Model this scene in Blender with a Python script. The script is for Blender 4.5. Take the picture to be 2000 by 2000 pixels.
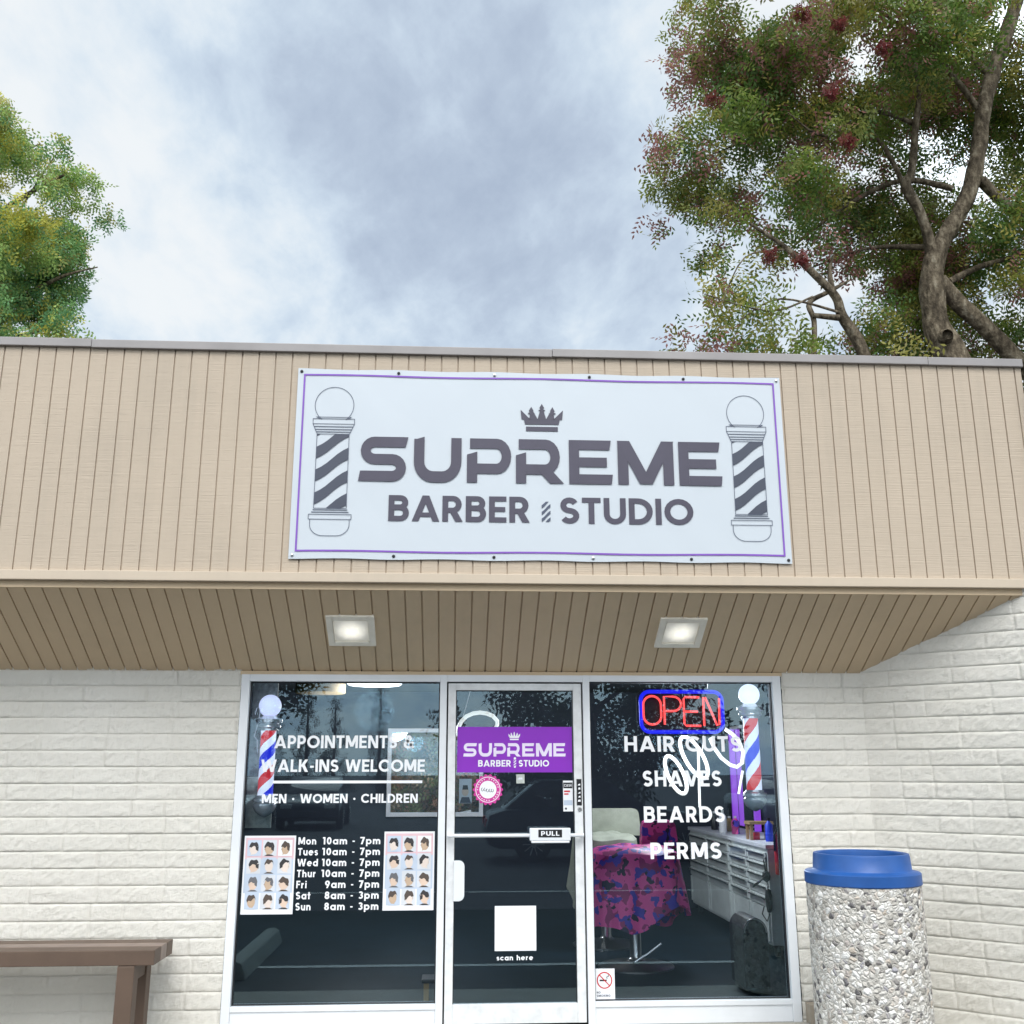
import bpy, bmesh, math, random
import numpy as np
from mathutils import Vector, Matrix
R = math.radians
rng = np.random.default_rng(7)
random.seed(7)
for o in list(bpy.data.objects): bpy.data.objects.remove(o)
sc = bpy.context.scene
col = sc.collection

# ------------------------------------------------------------------ camera
cam = bpy.data.cameras.new('camera'); co = bpy.data.objects.new('camera', cam); col.objects.link(co)
cam.sensor_width = 36; cam.lens = 35.68; cam.clip_end = 3000; cam.clip_start = 0.05
r_ = Vector((0.99838, -0.056875, -0.001347)); u_ = Vector((-0.012767, -0.247049, 0.968919)); f_ = Vector((0.05544, 0.967332, 0.247375))
m = Matrix((r_, u_, -f_)).transposed().to_4x4(); m.translation = Vector((0, -6.7415, 1.5))
co.matrix_world = m
sc.camera = co

# ------------------------------------------------------------------ world + sun
SUN_EL, SUN_AZ = 50.0, 178.0      # degrees; azimuth clockwise from +y: behind the camera, to its right
w = bpy.data.worlds.new('World'); sc.world = w; w.use_nodes = True
nt = w.node_tree; nt.nodes.clear()
def N(t, **k):
    n = nt.nodes.new(t)
    for a, b in k.items(): setattr(n, a, b)
    return n
out = N('ShaderNodeOutputWorld'); bg = N('ShaderNodeBackground'); bg.inputs['Strength'].default_value = 0.1
nt.links.new(bg.outputs[0], out.inputs[0])
sky = N('ShaderNodeTexSky', sky_type='NISHITA', sun_disc=False)
sky.sun_elevation = R(SUN_EL); sky.sun_rotation = R(SUN_AZ); sky.air_density = 1.0; sky.dust_density = 2.0
tc = N('ShaderNodeTexCoord'); sx = N('ShaderNodeSeparateXYZ'); nt.links.new(tc.outputs['Generated'], sx.inputs[0])
def M_(op, a, b=None, c=None):
    n = N('ShaderNodeMath', operation=op)
    for i, v in enumerate((a, b, c)):
        if v is None: continue
        if isinstance(v, (int, float)): n.inputs[i].default_value = v
        else: nt.links.new(v, n.inputs[i])
    return n.outputs[0]
zz = M_('ADD', M_('MAXIMUM', sx.outputs[2], 0.0), 0.22)
cx = M_('DIVIDE', sx.outputs[0], zz); cy = M_('DIVIDE', sx.outputs[1], zz)
cb = N('ShaderNodeCombineXYZ'); nt.links.new(cx, cb.inputs[0]); nt.links.new(cy, cb.inputs[1])
mp = N('ShaderNodeMapping'); mp.inputs['Rotation'].default_value = (0, 0, R(35)); mp.inputs['Scale'].default_value = (1.55, 0.95, 1); mp.inputs['Location'].default_value = (3.4, 1.2, 0)
nt.links.new(cb.outputs[0], mp.inputs[0])
n1 = N('ShaderNodeTexNoise'); n1.inputs['Scale'].default_value = 1.0; n1.inputs['Detail'].default_value = 9; n1.inputs['Roughness'].default_value = 0.56; n1.inputs['Distortion'].default_value = 0.25
n2 = N('ShaderNodeTexNoise'); n2.inputs['Scale'].default_value = 5.5; n2.inputs['Detail'].default_value = 8; n2.inputs['Roughness'].default_value = 0.6; n2.inputs['Distortion'].default_value = 0.15
nt.links.new(mp.outputs[0], n1.inputs[0]); nt.links.new(mp.outputs[0], n2.inputs[0])
dk = N('ShaderNodeVectorMath', operation='DOT_PRODUCT'); dk.inputs[1].default_value = (0.046, 0.862, 0.505)
nt.links.new(tc.outputs['Generated'], dk.inputs[0])
lobe = M_('POWER', M_('MAXIMUM', dk.outputs['Value'], 0.0), 55.0)       # one heavier grey cloud over the roof
nn = M_('ADD', M_('MULTIPLY', n1.outputs[0], 0.64), M_('MULTIPLY', n2.outputs[0], 0.36))
nn = M_('ADD', M_('SUBTRACT', nn, M_('MULTIPLY', lobe, 0.17)), 0.055)
rp = N('ShaderNodeValToRGB'); rp.color_ramp.interpolation = 'B_SPLINE'
els = rp.color_ramp.elements
stops = [(0.33, (0.345, 0.415, 0.53)), (0.43, (0.45, 0.53, 0.645)), (0.50, (0.56, 0.66, 0.765)), (0.555, (0.68, 0.76, 0.825)), (0.63, (0.82, 0.845, 0.855))]
els[0].position, els[0].color = stops[0][0], stops[0][1] + (1,)
els[1].position, els[1].color = stops[-1][0], stops[-1][1] + (1,)
for p, c in stops[1:-1]:
    e = els.new(p); e.color = c + (1,)
nt.links.new(nn, rp.inputs[0])
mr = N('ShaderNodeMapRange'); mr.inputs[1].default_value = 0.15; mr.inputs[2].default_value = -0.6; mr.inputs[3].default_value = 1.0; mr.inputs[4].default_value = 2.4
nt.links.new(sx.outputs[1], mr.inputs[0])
# thin bright place in the cloud to the right
dv = N('ShaderNodeVectorMath', operation='DOT_PRODUCT'); dv.inputs[1].default_value = (0.450, 0.707, 0.5466)
nt.links.new(tc.outputs['Generated'], dv.inputs[0])
glow = M_('MULTIPLY', M_('POWER', M_('MAXIMUM', dv.outputs['Value'], 0.0), 420.0), 2.2)
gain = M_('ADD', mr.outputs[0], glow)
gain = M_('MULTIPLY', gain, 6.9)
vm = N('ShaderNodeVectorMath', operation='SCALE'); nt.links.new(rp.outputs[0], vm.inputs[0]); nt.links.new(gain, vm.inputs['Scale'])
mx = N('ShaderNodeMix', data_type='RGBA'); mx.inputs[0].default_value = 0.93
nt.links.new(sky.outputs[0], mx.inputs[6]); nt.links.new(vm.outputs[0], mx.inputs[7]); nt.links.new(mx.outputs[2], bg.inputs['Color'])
sl = bpy.data.lights.new('sun', 'SUN'); sl.energy = 1.5; sl.angle = R(35); sl.color = (1.0, 0.97, 0.92)
so = bpy.data.objects.new('sun', sl); col.objects.link(so)
sd = Vector((math.sin(R(SUN_AZ)) * math.cos(R(SUN_EL)), math.cos(R(SUN_AZ)) * math.cos(R(SUN_EL)), math.sin(R(SUN_EL))))
so.rotation_euler = sd.to_track_quat('Z', 'Y').to_euler(); so.location = sd * 30
sc.view_settings.view_transform = 'Standard'; sc.view_settings.look = 'None'; sc.view_settings.gamma = 1.0
sc.view_settings.exposure = 0.74

# ------------------------------------------------------------------ materials
class NB:
    def __init__(s, name):
        s.m = bpy.data.materials.new(name); s.m.use_nodes = True; s.t = s.m.node_tree
        s.p = s.t.nodes['Principled BSDF']; s.o = s.t.nodes['Material Output']
    def n(s, typ, ins=None, **k):
        n = s.t.nodes.new(typ)
        for a, b in k.items(): setattr(n, a, b)
        for a, b in (ins or {}).items():
            if hasattr(b, 'is_linked') or isinstance(b, bpy.types.NodeSocket): s.t.links.new(b, n.inputs[a])
            else: n.inputs[a].default_value = b
        return n
    def l(s, a, b): s.t.links.new(a, b)
    def coord(s, scale=(1, 1, 1), rot=(0, 0, 0)):
        g = s.n('ShaderNodeNewGeometry'); mp = s.n('ShaderNodeMapping', {0: g.outputs['Position'], 'Scale': scale, 'Rotation': rot}); return mp.outputs[0]
    def ocoord(s, scale=(1, 1, 1)):
        g = s.n('ShaderNodeTexCoord'); mp = s.n('ShaderNodeMapping', {0: g.outputs['Object'], 'Scale': scale}); return mp.outputs[0]
    def noise(s, vec, scale, detail=4, rough=0.55):
        return s.n('ShaderNodeTexNoise', {'Vector': vec, 'Scale': scale, 'Detail': detail, 'Roughness': rough}).outputs[0]
    def ramp(s, fac, stops):
        r = s.n('ShaderNodeValToRGB', {0: fac}); e = r.color_ramp.elements
        e[0].position, e[0].color = stops[0][0], (*stops[0][1], 1); e[1].position, e[1].color = stops[-1][0], (*stops[-1][1], 1)
        for p, c in stops[1:-1]:
            q = e.new(p); q.color = (*c, 1)
        return r.outputs[0]
    def bump(s, h, strength=0.3, dist=0.01):
        b = s.n('ShaderNodeBump', {'Height': h, 'Strength': strength, 'Distance': dist}); s.l(b.outputs[0], s.p.inputs['Normal'])
def mat(name, c, rough=0.6, metal=0.0, var=0.08, vs=6.0, bump=0.0, bs=60.0, spec=0.5):
    b = NB(name); v = b.coord()
    nz = b.noise(v, vs)
    lo = tuple(max(0, x * (1 - var)) for x in c); hi = tuple(min(1, x * (1 + var)) for x in c)
    b.l(b.ramp(nz, [(0.3, lo), (0.7, hi)]), b.p.inputs['Base Color'])
    b.p.inputs['Roughness'].default_value = rough; b.p.inputs['Metallic'].default_value = metal; b.p.inputs['Specular IOR Level'].default_value = spec
    if bump: b.bump(b.noise(v, bs), bump, 0.004)
    return b.m
def emat(name, c, s, base=(0.8, 0.8, 0.8)):
    b = NB(name); b.p.inputs['Base Color'].default_value = (*base, 1); b.p.inputs['Roughness'].default_value = 0.35
    b.p.inputs['Emission Color'].default_value = (*c, 1); b.p.inputs['Emission Strength'].default_value = s
    return b.m

def lens_mat():
    b = NB('lit_frosted_lens'); g = b.n('ShaderNodeTexCoord').outputs['Object']
    ln = b.n('ShaderNodeVectorMath', {0: g}, operation='LENGTH').outputs['Value']
    e = b.n('ShaderNodeMapRange', {0: ln, 1: 0.02, 2: 0.125, 3: 0.55, 4: 0.10}, interpolation_type='SMOOTHSTEP').outputs[0]
    e = b.n('ShaderNodeMath', {0: e, 1: b.n('ShaderNodeMapRange', {0: b.noise(b.ocoord(), 34, 3), 1: .3, 2: .7, 3: .85, 4: 1.1}).outputs[0]}, operation='MULTIPLY').outputs[0]
    b.p.inputs['Base Color'].default_value = (.66, .65, .60, 1); b.p.inputs['Roughness'].default_value = .25; b.p.inputs['Emission Color'].default_value = (1, .96, .84, 1); b.l(e, b.p.inputs['Emission Strength']); return b.m
def brick_mat():
    b = NB('painted_split_block'); v = b.coord()
    a = b.coord((1, 1, 1), (R(20), R(38), R(15)))
    sm = b.n('ShaderNodeMapping', {0: a, 'Scale': (70, 70, 210)}).outputs[0]
    scratch = b.n('ShaderNodeTexNoise', {'Vector': sm, 'Scale': 1.0, 'Detail': 5, 'Roughness': 0.65}).outputs[0]
    big = b.noise(v, 1.6, 3)
    b.l(b.ramp(big, [(0.3, (0.76, 0.73, 0.66)), (0.7, (0.82, 0.79, 0.725))]), b.p.inputs['Base Color'])
    b.p.inputs['Roughness'].default_value = 0.7; b.p.inputs['Specular IOR Level'].default_value = 0.25
    b.bump(scratch, 1.0, 0.012)
    return b.m
def siding_mat(name, c, fine=0.35):
    b = NB(name); v = b.coord((3, 3, 260)); v2 = b.coord((1.2, 1.2, 1.2)); v3 = b.coord((14, 14, .8))
    st = b.noise(v, 1.0, 4, 0.6); bl = b.noise(v2, 1.0, 4); dr = b.noise(v3, 1.0, 5, 0.6)
    mixv = b.n('ShaderNodeMath', {0: bl, 1: 0.6}, operation='MULTIPLY').outputs[0]
    mixv = b.n('ShaderNodeMath', {0: dr, 1: 0.3, 2: mixv}, operation='MULTIPLY_ADD').outputs[0]
    mixv = b.n('ShaderNodeMath', {0: st, 1: min(0.3, fine * .35), 2: mixv}, operation='MULTIPLY_ADD').outputs[0]
    mixv = b.n('ShaderNodeMath', {0: mixv, 1: 0.05 - min(0.3, fine * .35) / 2}, operation='ADD').outputs[0]
    b.l(b.ramp(mixv, [(0.3, tuple(x * k for x, k in zip(c, (.89, .90, .91)))), (0.5, c), (0.7, tuple(x * 1.05 for x in c))]), b.p.inputs['Base Color'])
    b.p.inputs['Roughness'].default_value = 0.65; b.p.inputs['Specular IOR Level'].default_value = 0.3
    b.bump(st, fine, 0.004)
    return b.m
def bark_mat():
    b = NB('mottled_bark'); v = b.coord((1, 1, 0.45)); v1 = b.coord()
    n = b.noise(v, 9, 6, 0.7); p = b.noise(v1, 16, 4, 0.6)
    vo = b.n('ShaderNodeTexVoronoi', {'Vector': v, 'Scale': 15.0}).outputs[0]
    b.l(b.ramp(n, [(0.32, (0.035, 0.028, 0.02)), (0.48, (0.10, 0.08, 0.056)), (0.56, (0.165, 0.135, 0.095)), (0.68, (0.27, 0.235, 0.175))]), b.p.inputs['Base Color'])
    b.p.inputs['Roughness'].default_value = 0.9; b.p.inputs['Specular IOR Level'].default_value = 0.15
    h = b.n('ShaderNodeMath', {0: p, 1: vo}, operation='ADD').outputs[0]; b.bump(h, 0.9, 0.03)
    return b.m
def leaf_mat():
    b = NB('foliage'); a = b.n('ShaderNodeAttribute', attribute_name='tint')
    g = a.outputs['Color']
    d = b.n('ShaderNodeBsdfPrincipled', {'Base Color': g, 'Roughness': 0.45, 'Specular IOR Level': 0.4})
    tr = b.n('ShaderNodeBsdfTranslucent', {'Color': g})
    ms = b.n('ShaderNodeMixShader', {0: 0.5, 1: d.outputs[0], 2: tr.outputs[0]})
    b.l(ms.outputs[0], b.o.inputs[0]); return b.m
def glass_mat():
    b = NB('window_glass')
    fr = b.n('ShaderNodeFresnel', {'IOR': 1.5}).outputs[0]
    fac = b.n('ShaderNodeMath', {0: fr, 1: 0.020}, operation='ADD').outputs[0]
    t = b.n('ShaderNodeBsdfTransparent', {'Color': (0.90, 0.93, 0.95, 1)}); g = b.n('ShaderNodeBsdfGlossy', {'Color': (0.66, 0.90, 1.0, 1), 'Roughness': 0.0})
    ms = b.n('ShaderNodeMixShader', {0: fac, 1: t.outputs[0], 2: g.outputs[0]}); b.l(ms.outputs[0], b.o.inputs[0]); return b.m
def aggregate_mat():
    b = NB('exposed_aggregate'); v = b.ocoord()
    w_ = b.noise(v, 30, 3); wv = b.n('ShaderNodeMix', {0: 0.03, 4: v, 5: b.n('ShaderNodeTexNoise', {'Vector': v, 'Scale': 40.0}).outputs['Color']}, data_type='VECTOR').outputs[1]
    vo = b.n('ShaderNodeTexVoronoi', {'Vector': wv, 'Scale': 38.0, 'Randomness': 1.0})
    ve = b.n('ShaderNodeTexVoronoi', {'Vector': wv, 'Scale': 38.0, 'Randomness': 1.0}, feature='DISTANCE_TO_EDGE')
    sp = b.n('ShaderNodeSeparateColor', {0: vo.outputs['Color']})
    c = b.ramp(sp.outputs[0], [(0.0, (0.07, 0.065, 0.06)), (0.05, (0.16, 0.15, 0.155)), (0.10, (0.38, 0.35, 0.31)), (0.3, (0.58, 0.55, 0.50)), (0.55, (0.72, 0.69, 0.64)), (0.8, (0.82, 0.80, 0.77)), (0.93, (0.55, 0.47, 0.39)), (1.0, (0.34, 0.33, 0.36))])
    e = b.n('ShaderNodeMapRange', {0: ve.outputs[0], 1: 0.0, 2: 0.10}).outputs[0]
    mx_ = b.n('ShaderNodeMix', {0: e, 6: (0.50, 0.47, 0.42, 1), 7: c}, data_type='RGBA').outputs[2]
    b.l(mx_, b.p.inputs['Base Color']); b.p.inputs['Roughness'].default_value = 0.6
    h = b.n('ShaderNodeMapRange', {0: ve.outputs[0], 1: 0.0, 2: 0.35}).outputs[0]; b.bump(h, 1.0, 0.007); return b.m
def camo_mat():
    b = NB('pink_camouflage_cloth'); v = b.coord((1, 1, 1))
    n1 = b.noise(v, 11.0, 2, 0.45); n2 = b.noise(b.coord((1, 1, 1), (0.5, 0.3, 1)), 12.0, 2, 0.45); n3 = b.noise(b.coord((1, 1, 1), (1.5, 0.9, 0.2)), 13.0, 2, 0.45)
    base = (0.82, 0.085, 0.37, 1)
    def step(n, t): return b.n('ShaderNodeMath', {0: n, 1: t}, operation='GREATER_THAN').outputs[0]
    a = b.n('ShaderNodeMix', {0: step(n1, 0.55), 6: base, 7: (0.34, 0.02, 0.16, 1)}, data_type='RGBA').outputs[2]
    c = b.n('ShaderNodeMix', {0: step(n2, 0.565), 6: a, 7: (0.07, 0.04, 0.45, 1)}, data_type='RGBA').outputs[2]
    d = b.n('ShaderNodeMix', {0: step(n3, 0.625), 6: c, 7: (0.015, 0.008, 0.05, 1)}, data_type='RGBA').outputs[2]
    b.l(d, b.p.inputs['Base Color']); b.p.inputs['Roughness'].default_value = 0.5; b.bump(b.noise(v, 20), 0.2, 0.01)
    return b.m
def asphalt_mat():
    b = NB('asphalt'); v = b.coord(); n = b.noise(v, 0.7, 5, 0.6); f = b.noise(v, 90, 3)
    b.l(b.ramp(n, [(0.3, (0.026, 0.03, 0.034)), (0.7, (0.045, 0.049, 0.053))]), b.p.inputs['Base Color']); b.p.inputs['Roughness'].default_value = 0.85; b.bump(f, 0.6, 0.01); return b.m
def concrete_mat(name, c):
    b = NB(name); v = b.coord(); n = b.noise(v, 1.3, 6, 0.65); f = b.noise(v, 70, 4)
    b.l(b.ramp(n, [(0.3, tuple(x * 0.8 for x in c)), (0.7, tuple(x * 1.1 for x in c))]), b.p.inputs['Base Color']); b.p.inputs['Roughness'].default_value = 0.85; b.bump(f, 0.4, 0.004); return b.m
def vinyl_mat():
    b = NB('banner_vinyl'); v = b.coord((1, 1, 1), (0, R(35), 0)); sv = b.n('ShaderNodeMapping', {0: v, 'Scale': (3.2, 3.2, 0.9)}).outputs[0]
    n = b.noise(sv, 1.0, 3, 0.45)
    b.p.inputs['Base Color'].default_value = (0.51, 0.55, 0.59, 1); b.p.inputs['Roughness'].default_value = 0.42
    b.bump(n, 0.12, 0.05); return b.m

MT = dict(
    brick=brick_mat(), siding=siding_mat('tan_siding', (0.47, 0.388, 0.302), 0.8), soffit=siding_mat('brown_soffit', (0.57, 0.44, 0.295), 0.12),
    trim=siding_mat('tan_trim', (0.52, 0.435, 0.34), 0.1), cap=mat('grey_metal_coping', (0.27, 0.25, 0.245), 0.45, 0.0, 0.12, 3),
    alu=mat('white_aluminium', (0.70, 0.72, 0.75), 0.4, 0.0, 0.05, 4), alu_dirty=mat('scuffed_aluminium', (0.66, 0.67, 0.68), 0.5, 0.0, 0.12, 14, 0.1),
    gasket=mat('black_gasket', (0.012, 0.012, 0.015), 0.6), glass=glass_mat(), white=mat('white_vinyl_film', (0.80, 0.81, 0.84), 0.5, 0, 0.03),
    vinyl=vinyl_mat(), slate=mat('slate_print', (0.044, 0.052, 0.078), 0.5), plum=mat('plum_print', (0.056, 0.050, 0.077), 0.5), dkline=mat('dark_outline_print', (0.06, 0.075, 0.12), 0.5),
    plumedge=mat('violet_edge_print', (0.33, 0.21, 0.34), 0.5), violet=mat('violet_border_print', (0.20, 0.075, 0.42), 0.5), purple=mat('purple_sign_vinyl', (0.23, 0.022, 0.46), 0.42, 0, 0.03), lilac=mat('lilac_white_print', (0.78, 0.70, 0.86), 0.5),
    steel=mat('steel', (0.5, 0.5, 0.5), 0.3, 1.0), chrome=mat('chrome', (0.78, 0.78, 0.80), 0.2, 0.6, 0.02), magenta=mat('magenta_print', (0.55, 0.03, 0.28), 0.5), blackp=mat('black_plastic', (0.012, 0.012, 0.015), 0.35),
    red=mat('red_paint', (0.55, 0.025, 0.03), 0.4), blue=mat('blue_stripe', (0.02, 0.05, 0.55), 0.4), stripew=mat('white_stripe', (0.72, 0.76, 0.85), 0.4),
    lid=mat('blue_plastic_lid', (0.010, 0.078, 0.29), 0.42, 0, 0.12, 9, 0.08, 25), agg=aggregate_mat(), bench=mat('brown_painted_bench', (0.10, 0.064, 0.044), 0.55, 0, 0.12, 5, 0.15, 40), benchtop=mat('weathered_brown_bench_top', (0.19, 0.135, 0.11), 0.4, 0, 0.2, 9),
    bark=bark_mat(), leaf=leaf_mat(), asphalt=asphalt_mat(), walk=concrete_mat('sidewalk_concrete', (0.40, 0.38, 0.34)), stop=concrete_mat('wheel_stop_concrete', (0.38, 0.39, 0.36)), paint=mat('road_paint', (0.7, 0.7, 0.68), 0.7),
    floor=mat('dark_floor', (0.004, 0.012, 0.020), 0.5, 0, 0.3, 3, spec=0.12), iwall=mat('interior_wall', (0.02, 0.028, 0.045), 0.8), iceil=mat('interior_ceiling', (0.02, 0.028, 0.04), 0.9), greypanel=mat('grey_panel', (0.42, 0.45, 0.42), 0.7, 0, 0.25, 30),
    cab=mat('white_cabinet', (0.62, 0.66, 0.64), 0.4), tan=mat('wood', (0.33, 0.22, 0.10), 0.6, 0, 0.25, 8), khaki=mat('khaki_cloth', (0.37, 0.385, 0.31), 0.85, 0, 0.15, 9, 0.2, 30), camo=camo_mat(),
    skin=mat('printed_skin', (0.66, 0.50, 0.40), 0.5), skin2=mat('printed_light_skin', (0.70, 0.60, 0.54), 0.5), skin3=mat('printed_tan_skin', (0.52, 0.38, 0.27), 0.5), hair2=mat('printed_grey_hair', (0.13, 0.13, 0.14), 0.5), hair3=mat('printed_brown_hair', (0.08, 0.06, 0.05), 0.5), hair=mat('printed_hair', (0.035, 0.032, 0.035), 0.5), cell=mat('printed_grey_ground', (0.60, 0.62, 0.66), 0.5), pinkcell=mat('printed_pink_ground', (0.68, 0.46, 0.50), 0.5), bluecell=mat('printed_blue_ground', (0.48, 0.55, 0.66), 0.5), paper=mat('white_paper', (0.76, 0.77, 0.80), 0.6, 0, 0.02),
    mirror=mat('mirror', (0.92, 0.92, 0.92), 0.0, 1.0, 0.0), rim=mat('cream_rim_paint', (0.82, 0.77, 0.67), 0.5), roof=mat('roof_gravel', (0.2, 0.19, 0.18), 0.9), tanbox=mat('taupe_box_paint', (0.30, 0.255, 0.20), 0.6),
    lens=lens_mat(), globe=emat('lit_opal_globe', (0.72, 0.80, 1.0), 0.75), globe2=emat('lit_opal_globe_dim', (0.62, 0.68, 1.0), 0.6), led=emat('white_led_tube', (0.95, 0.97, 0.90), 0.48), panel=emat('led_panel', (0.95, 0.98, 1.0), 1.4),
    neonred=emat('red_neon_tube', (1.0, 0.075, 0.07), 1.1, (0.3, 0.05, 0.05)), neonblue=emat('blue_neon_tube', (0.01, 0.015, 0.85), 0.75, (0.02, 0.02, 0.2)), uv=emat('violet_led_strip', (0.30, 0.06, 0.80), 0.42, (.3, .1, .5)), pole_w=emat('lit_pole_white', (0.72, 0.78, 1.0), 0.5), pole_r=emat('lit_pole_red', (0.75, 0.03, 0.05), 0.42, (0.5, 0.03, 0.03)), pole_b=emat('lit_pole_blue', (0.01, 0.02, 0.8), 0.42, (0.02, 0.03, 0.5)),
    carw=mat('white_car_paint', (0.7, 0.71, 0.72), 0.25), card=mat('dark_car_paint', (0.02, 0.024, 0.035), 0.2), cars=mat('silver_car_paint', (0.30, 0.32, 0.33), 0.3, 0.6), tyre=mat('tyre_rubber', (0.02, 0.02, 0.02), 0.8), carglass=mat('car_glass', (0.02, 0.025, 0.03), 0.05), hedge=mat('soil', (0.10, 0.07, 0.04), 0.9),
)

# ------------------------------------------------------------------ builders
class MB:
    def __init__(s): s.v = []; s.f = []; s.m = []
    def add(s, vs, fs, mi=0):
        b = len(s.v); s.v += [tuple(map(float, p)) for p in vs]; s.f += [tuple(b + i for i in q) for q in fs]; s.m += [mi] * len(fs); return s
    def box(s, x0, y0, z0, x1, y1, z1, mi=0):
        vs = [(x0, y0, z0), (x1, y0, z0), (x1, y1, z0), (x0, y1, z0), (x0, y0, z1), (x1, y0, z1), (x1, y1, z1), (x0, y1, z1)]
        return s.add(vs, [(0, 3, 2, 1), (4, 5, 6, 7), (0, 1, 5, 4), (1, 2, 6, 5), (2, 3, 7, 6), (3, 0, 4, 7)], mi)
    def flat(s, pts, y, mi=0):            # polygon in an x-z plane that faces -y
        n = len(pts); ar = sum(pts[i][0] * pts[(i + 1) % n][1] - pts[(i + 1) % n][0] * pts[i][1] for i in range(n))
        if ar < 0: pts = pts[::-1]
        return s.add([(x, y, z) for x, z in pts], [tuple(range(n))], mi)
    def prism(s, pts, y0, y1, mi=0):      # x-z outline, extruded along y
        n = len(pts); ar = sum(pts[i][0] * pts[(i + 1) % n][1] - pts[(i + 1) % n][0] * pts[i][1] for i in range(n))
        if ar < 0: pts = pts[::-1]
        vs = [(x, y0, z) for x, z in pts] + [(x, y1, z) for x, z in pts]
        fs = [tuple(range(n)), tuple(range(2 * n - 1, n - 1, -1))] + [((i + 1) % n, i, n + i, n + (i + 1) % n) for i in range(n)]
        return s.add(vs, fs, mi)
    def tube(s, pts, rad, seg=8, mi=0, cap=True, closed=False):
        pts = [Vector(p) for p in pts]; n = len(pts); rs = rad if isinstance(rad, (list, tuple)) else [rad] * n
        vs = []; up = None
        for i, p in enumerate(pts):
            if closed: d = pts[(i + 1) % n] - pts[i - 1]
            else: d = (pts[min(i + 1, n - 1)] - pts[max(i - 1, 0)])
            d = d.normalized() if d.length > 1e-9 else Vector((0, 0, 1))
            if up is None: up = d.orthogonal().normalized()
            a = (up - d * up.dot(d)); a = a.normalized() if a.length > 1e-6 else d.orthogonal().normalized(); up = a; b = d.cross(a)
            for k in range(seg):
                t = 2 * math.pi * k / seg; vs.append(p + (a * math.cos(t) + b * math.sin(t)) * rs[i])
        fs = []
        for i in range(n if closed else n - 1):
            j = (i + 1) % n
            for k in range(seg): fs.append((i * seg + k, i * seg + (k + 1) % seg, j * seg + (k + 1) % seg, j * seg + k))
        if cap and not closed: fs += [tuple(range(seg - 1, -1, -1)), tuple(range((n - 1) * seg, n * seg))]
        return s.add(vs, fs, mi)
    def lathe(s, prof, c=(0, 0, 0), seg=32, mi=0, axis='z'):
        vs = []; n = len(prof)
        for r, z in prof:
            for k in range(seg):
                t = 2 * math.pi * k / seg; a, b = r * math.cos(t), r * math.sin(t)
                q = (a, b, z) if axis == 'z' else (a, z, b) if axis == 'y' else (z, a, b)
                vs.append((c[0] + q[0], c[1] + q[1], c[2] + q[2]))
        fs = []
        for i in range(n - 1):
            for k in range(seg):
                q = (i * seg + k, i * seg + (k + 1) % seg, (i + 1) * seg + (k + 1) % seg, (i + 1) * seg + k)
                fs.append(q if axis != 'y' else q[::-1])
        return s.add(vs, fs, mi)
    def build(s, name, mats, parent=None, smooth=False, bevel=0, fix=False):
        me = bpy.data.meshes.new(name); off = wloc(parent) if parent else Vector((0, 0, 0))
        me.from_pydata([(x - off.x, y - off.y, z - off.z) for x, y, z in s.v], [], s.f)
        for mm in (mats if isinstance(mats, (list, tuple)) else [mats]): me.materials.append(MT[mm] if isinstance(mm, str) else mm)
        me.polygons.foreach_set('material_index', s.m)
        if fix or bevel:
            bm = bmesh.new(); bm.from_mesh(me)
            if fix: bmesh.ops.remove_doubles(bm, verts=bm.verts, dist=1e-5); bmesh.ops.recalc_face_normals(bm, faces=bm.faces)
            if bevel: bmesh.ops.bevel(bm, geom=[e for e in bm.edges if len(e.link_faces) == 2 and e.calc_face_angle(0) > 0.6], offset=bevel, segments=2, affect='EDGES', profile=0.6)
            bm.to_mesh(me); bm.free()
        if smooth:
            me.polygons.foreach_set('use_smooth', [True] * len(me.polygons))
            try: me.set_sharp_from_angle(angle=R(40))
            except Exception: pass
        me.update()
        o = bpy.data.objects.new(name, me); col.objects.link(o)
        if parent: o.parent = parent
        return o
def wloc(o):
    v = Vector((0, 0, 0))
    while o: v = v + o.location; o = o.parent
    return v
def tag(o, label=None, cat=None, group=None, kind=None):
    for k, v in (('label', label), ('category', cat), ('group', group), ('kind', kind)):
        if v: o[k] = v
    return o
def thing(name, loc, label, cat, group=None):
    o = bpy.data.objects.new(name, None); o.location = loc; o.empty_display_size = 0.1; col.objects.link(o); return tag(o, label, cat, group)
def npmesh(name, V, F, mats, parent=None, smooth=False, tint=None):
    me = bpy.data.meshes.new(name); off = wloc(parent) if parent else Vector((0, 0, 0))
    V = np.asarray(V, dtype=np.float32) - np.array(off, dtype=np.float32); F = np.asarray(F, dtype=np.int32); k = F.shape[1]
    me.vertices.add(len(V)); me.vertices.foreach_set('co', V.ravel())
    me.loops.add(F.size); me.loops.foreach_set('vertex_index', F.ravel())
    me.polygons.add(len(F)); me.polygons.foreach_set('loop_start', np.arange(0, F.size, k, dtype=np.int32)); me.polygons.foreach_set('loop_total', np.full(len(F), k, dtype=np.int32))
    me.update(calc_edges=True)
    if tint is not None:
        a = me.color_attributes.new('tint', 'FLOAT_COLOR', 'POINT'); c = np.ones((len(V), 4), np.float32); c[:, :3] = tint; a.data.foreach_set('color', c.ravel())
    if smooth: me.polygons.foreach_set('use_smooth', np.ones(len(F), bool))
    for mm in (mats if isinstance(mats, (list, tuple)) else [mats]): me.materials.append(MT[mm])
    me.validate(); o = bpy.data.objects.new(name, me); col.objects.link(o)
    if parent: o.parent = parent
    return o
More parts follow.
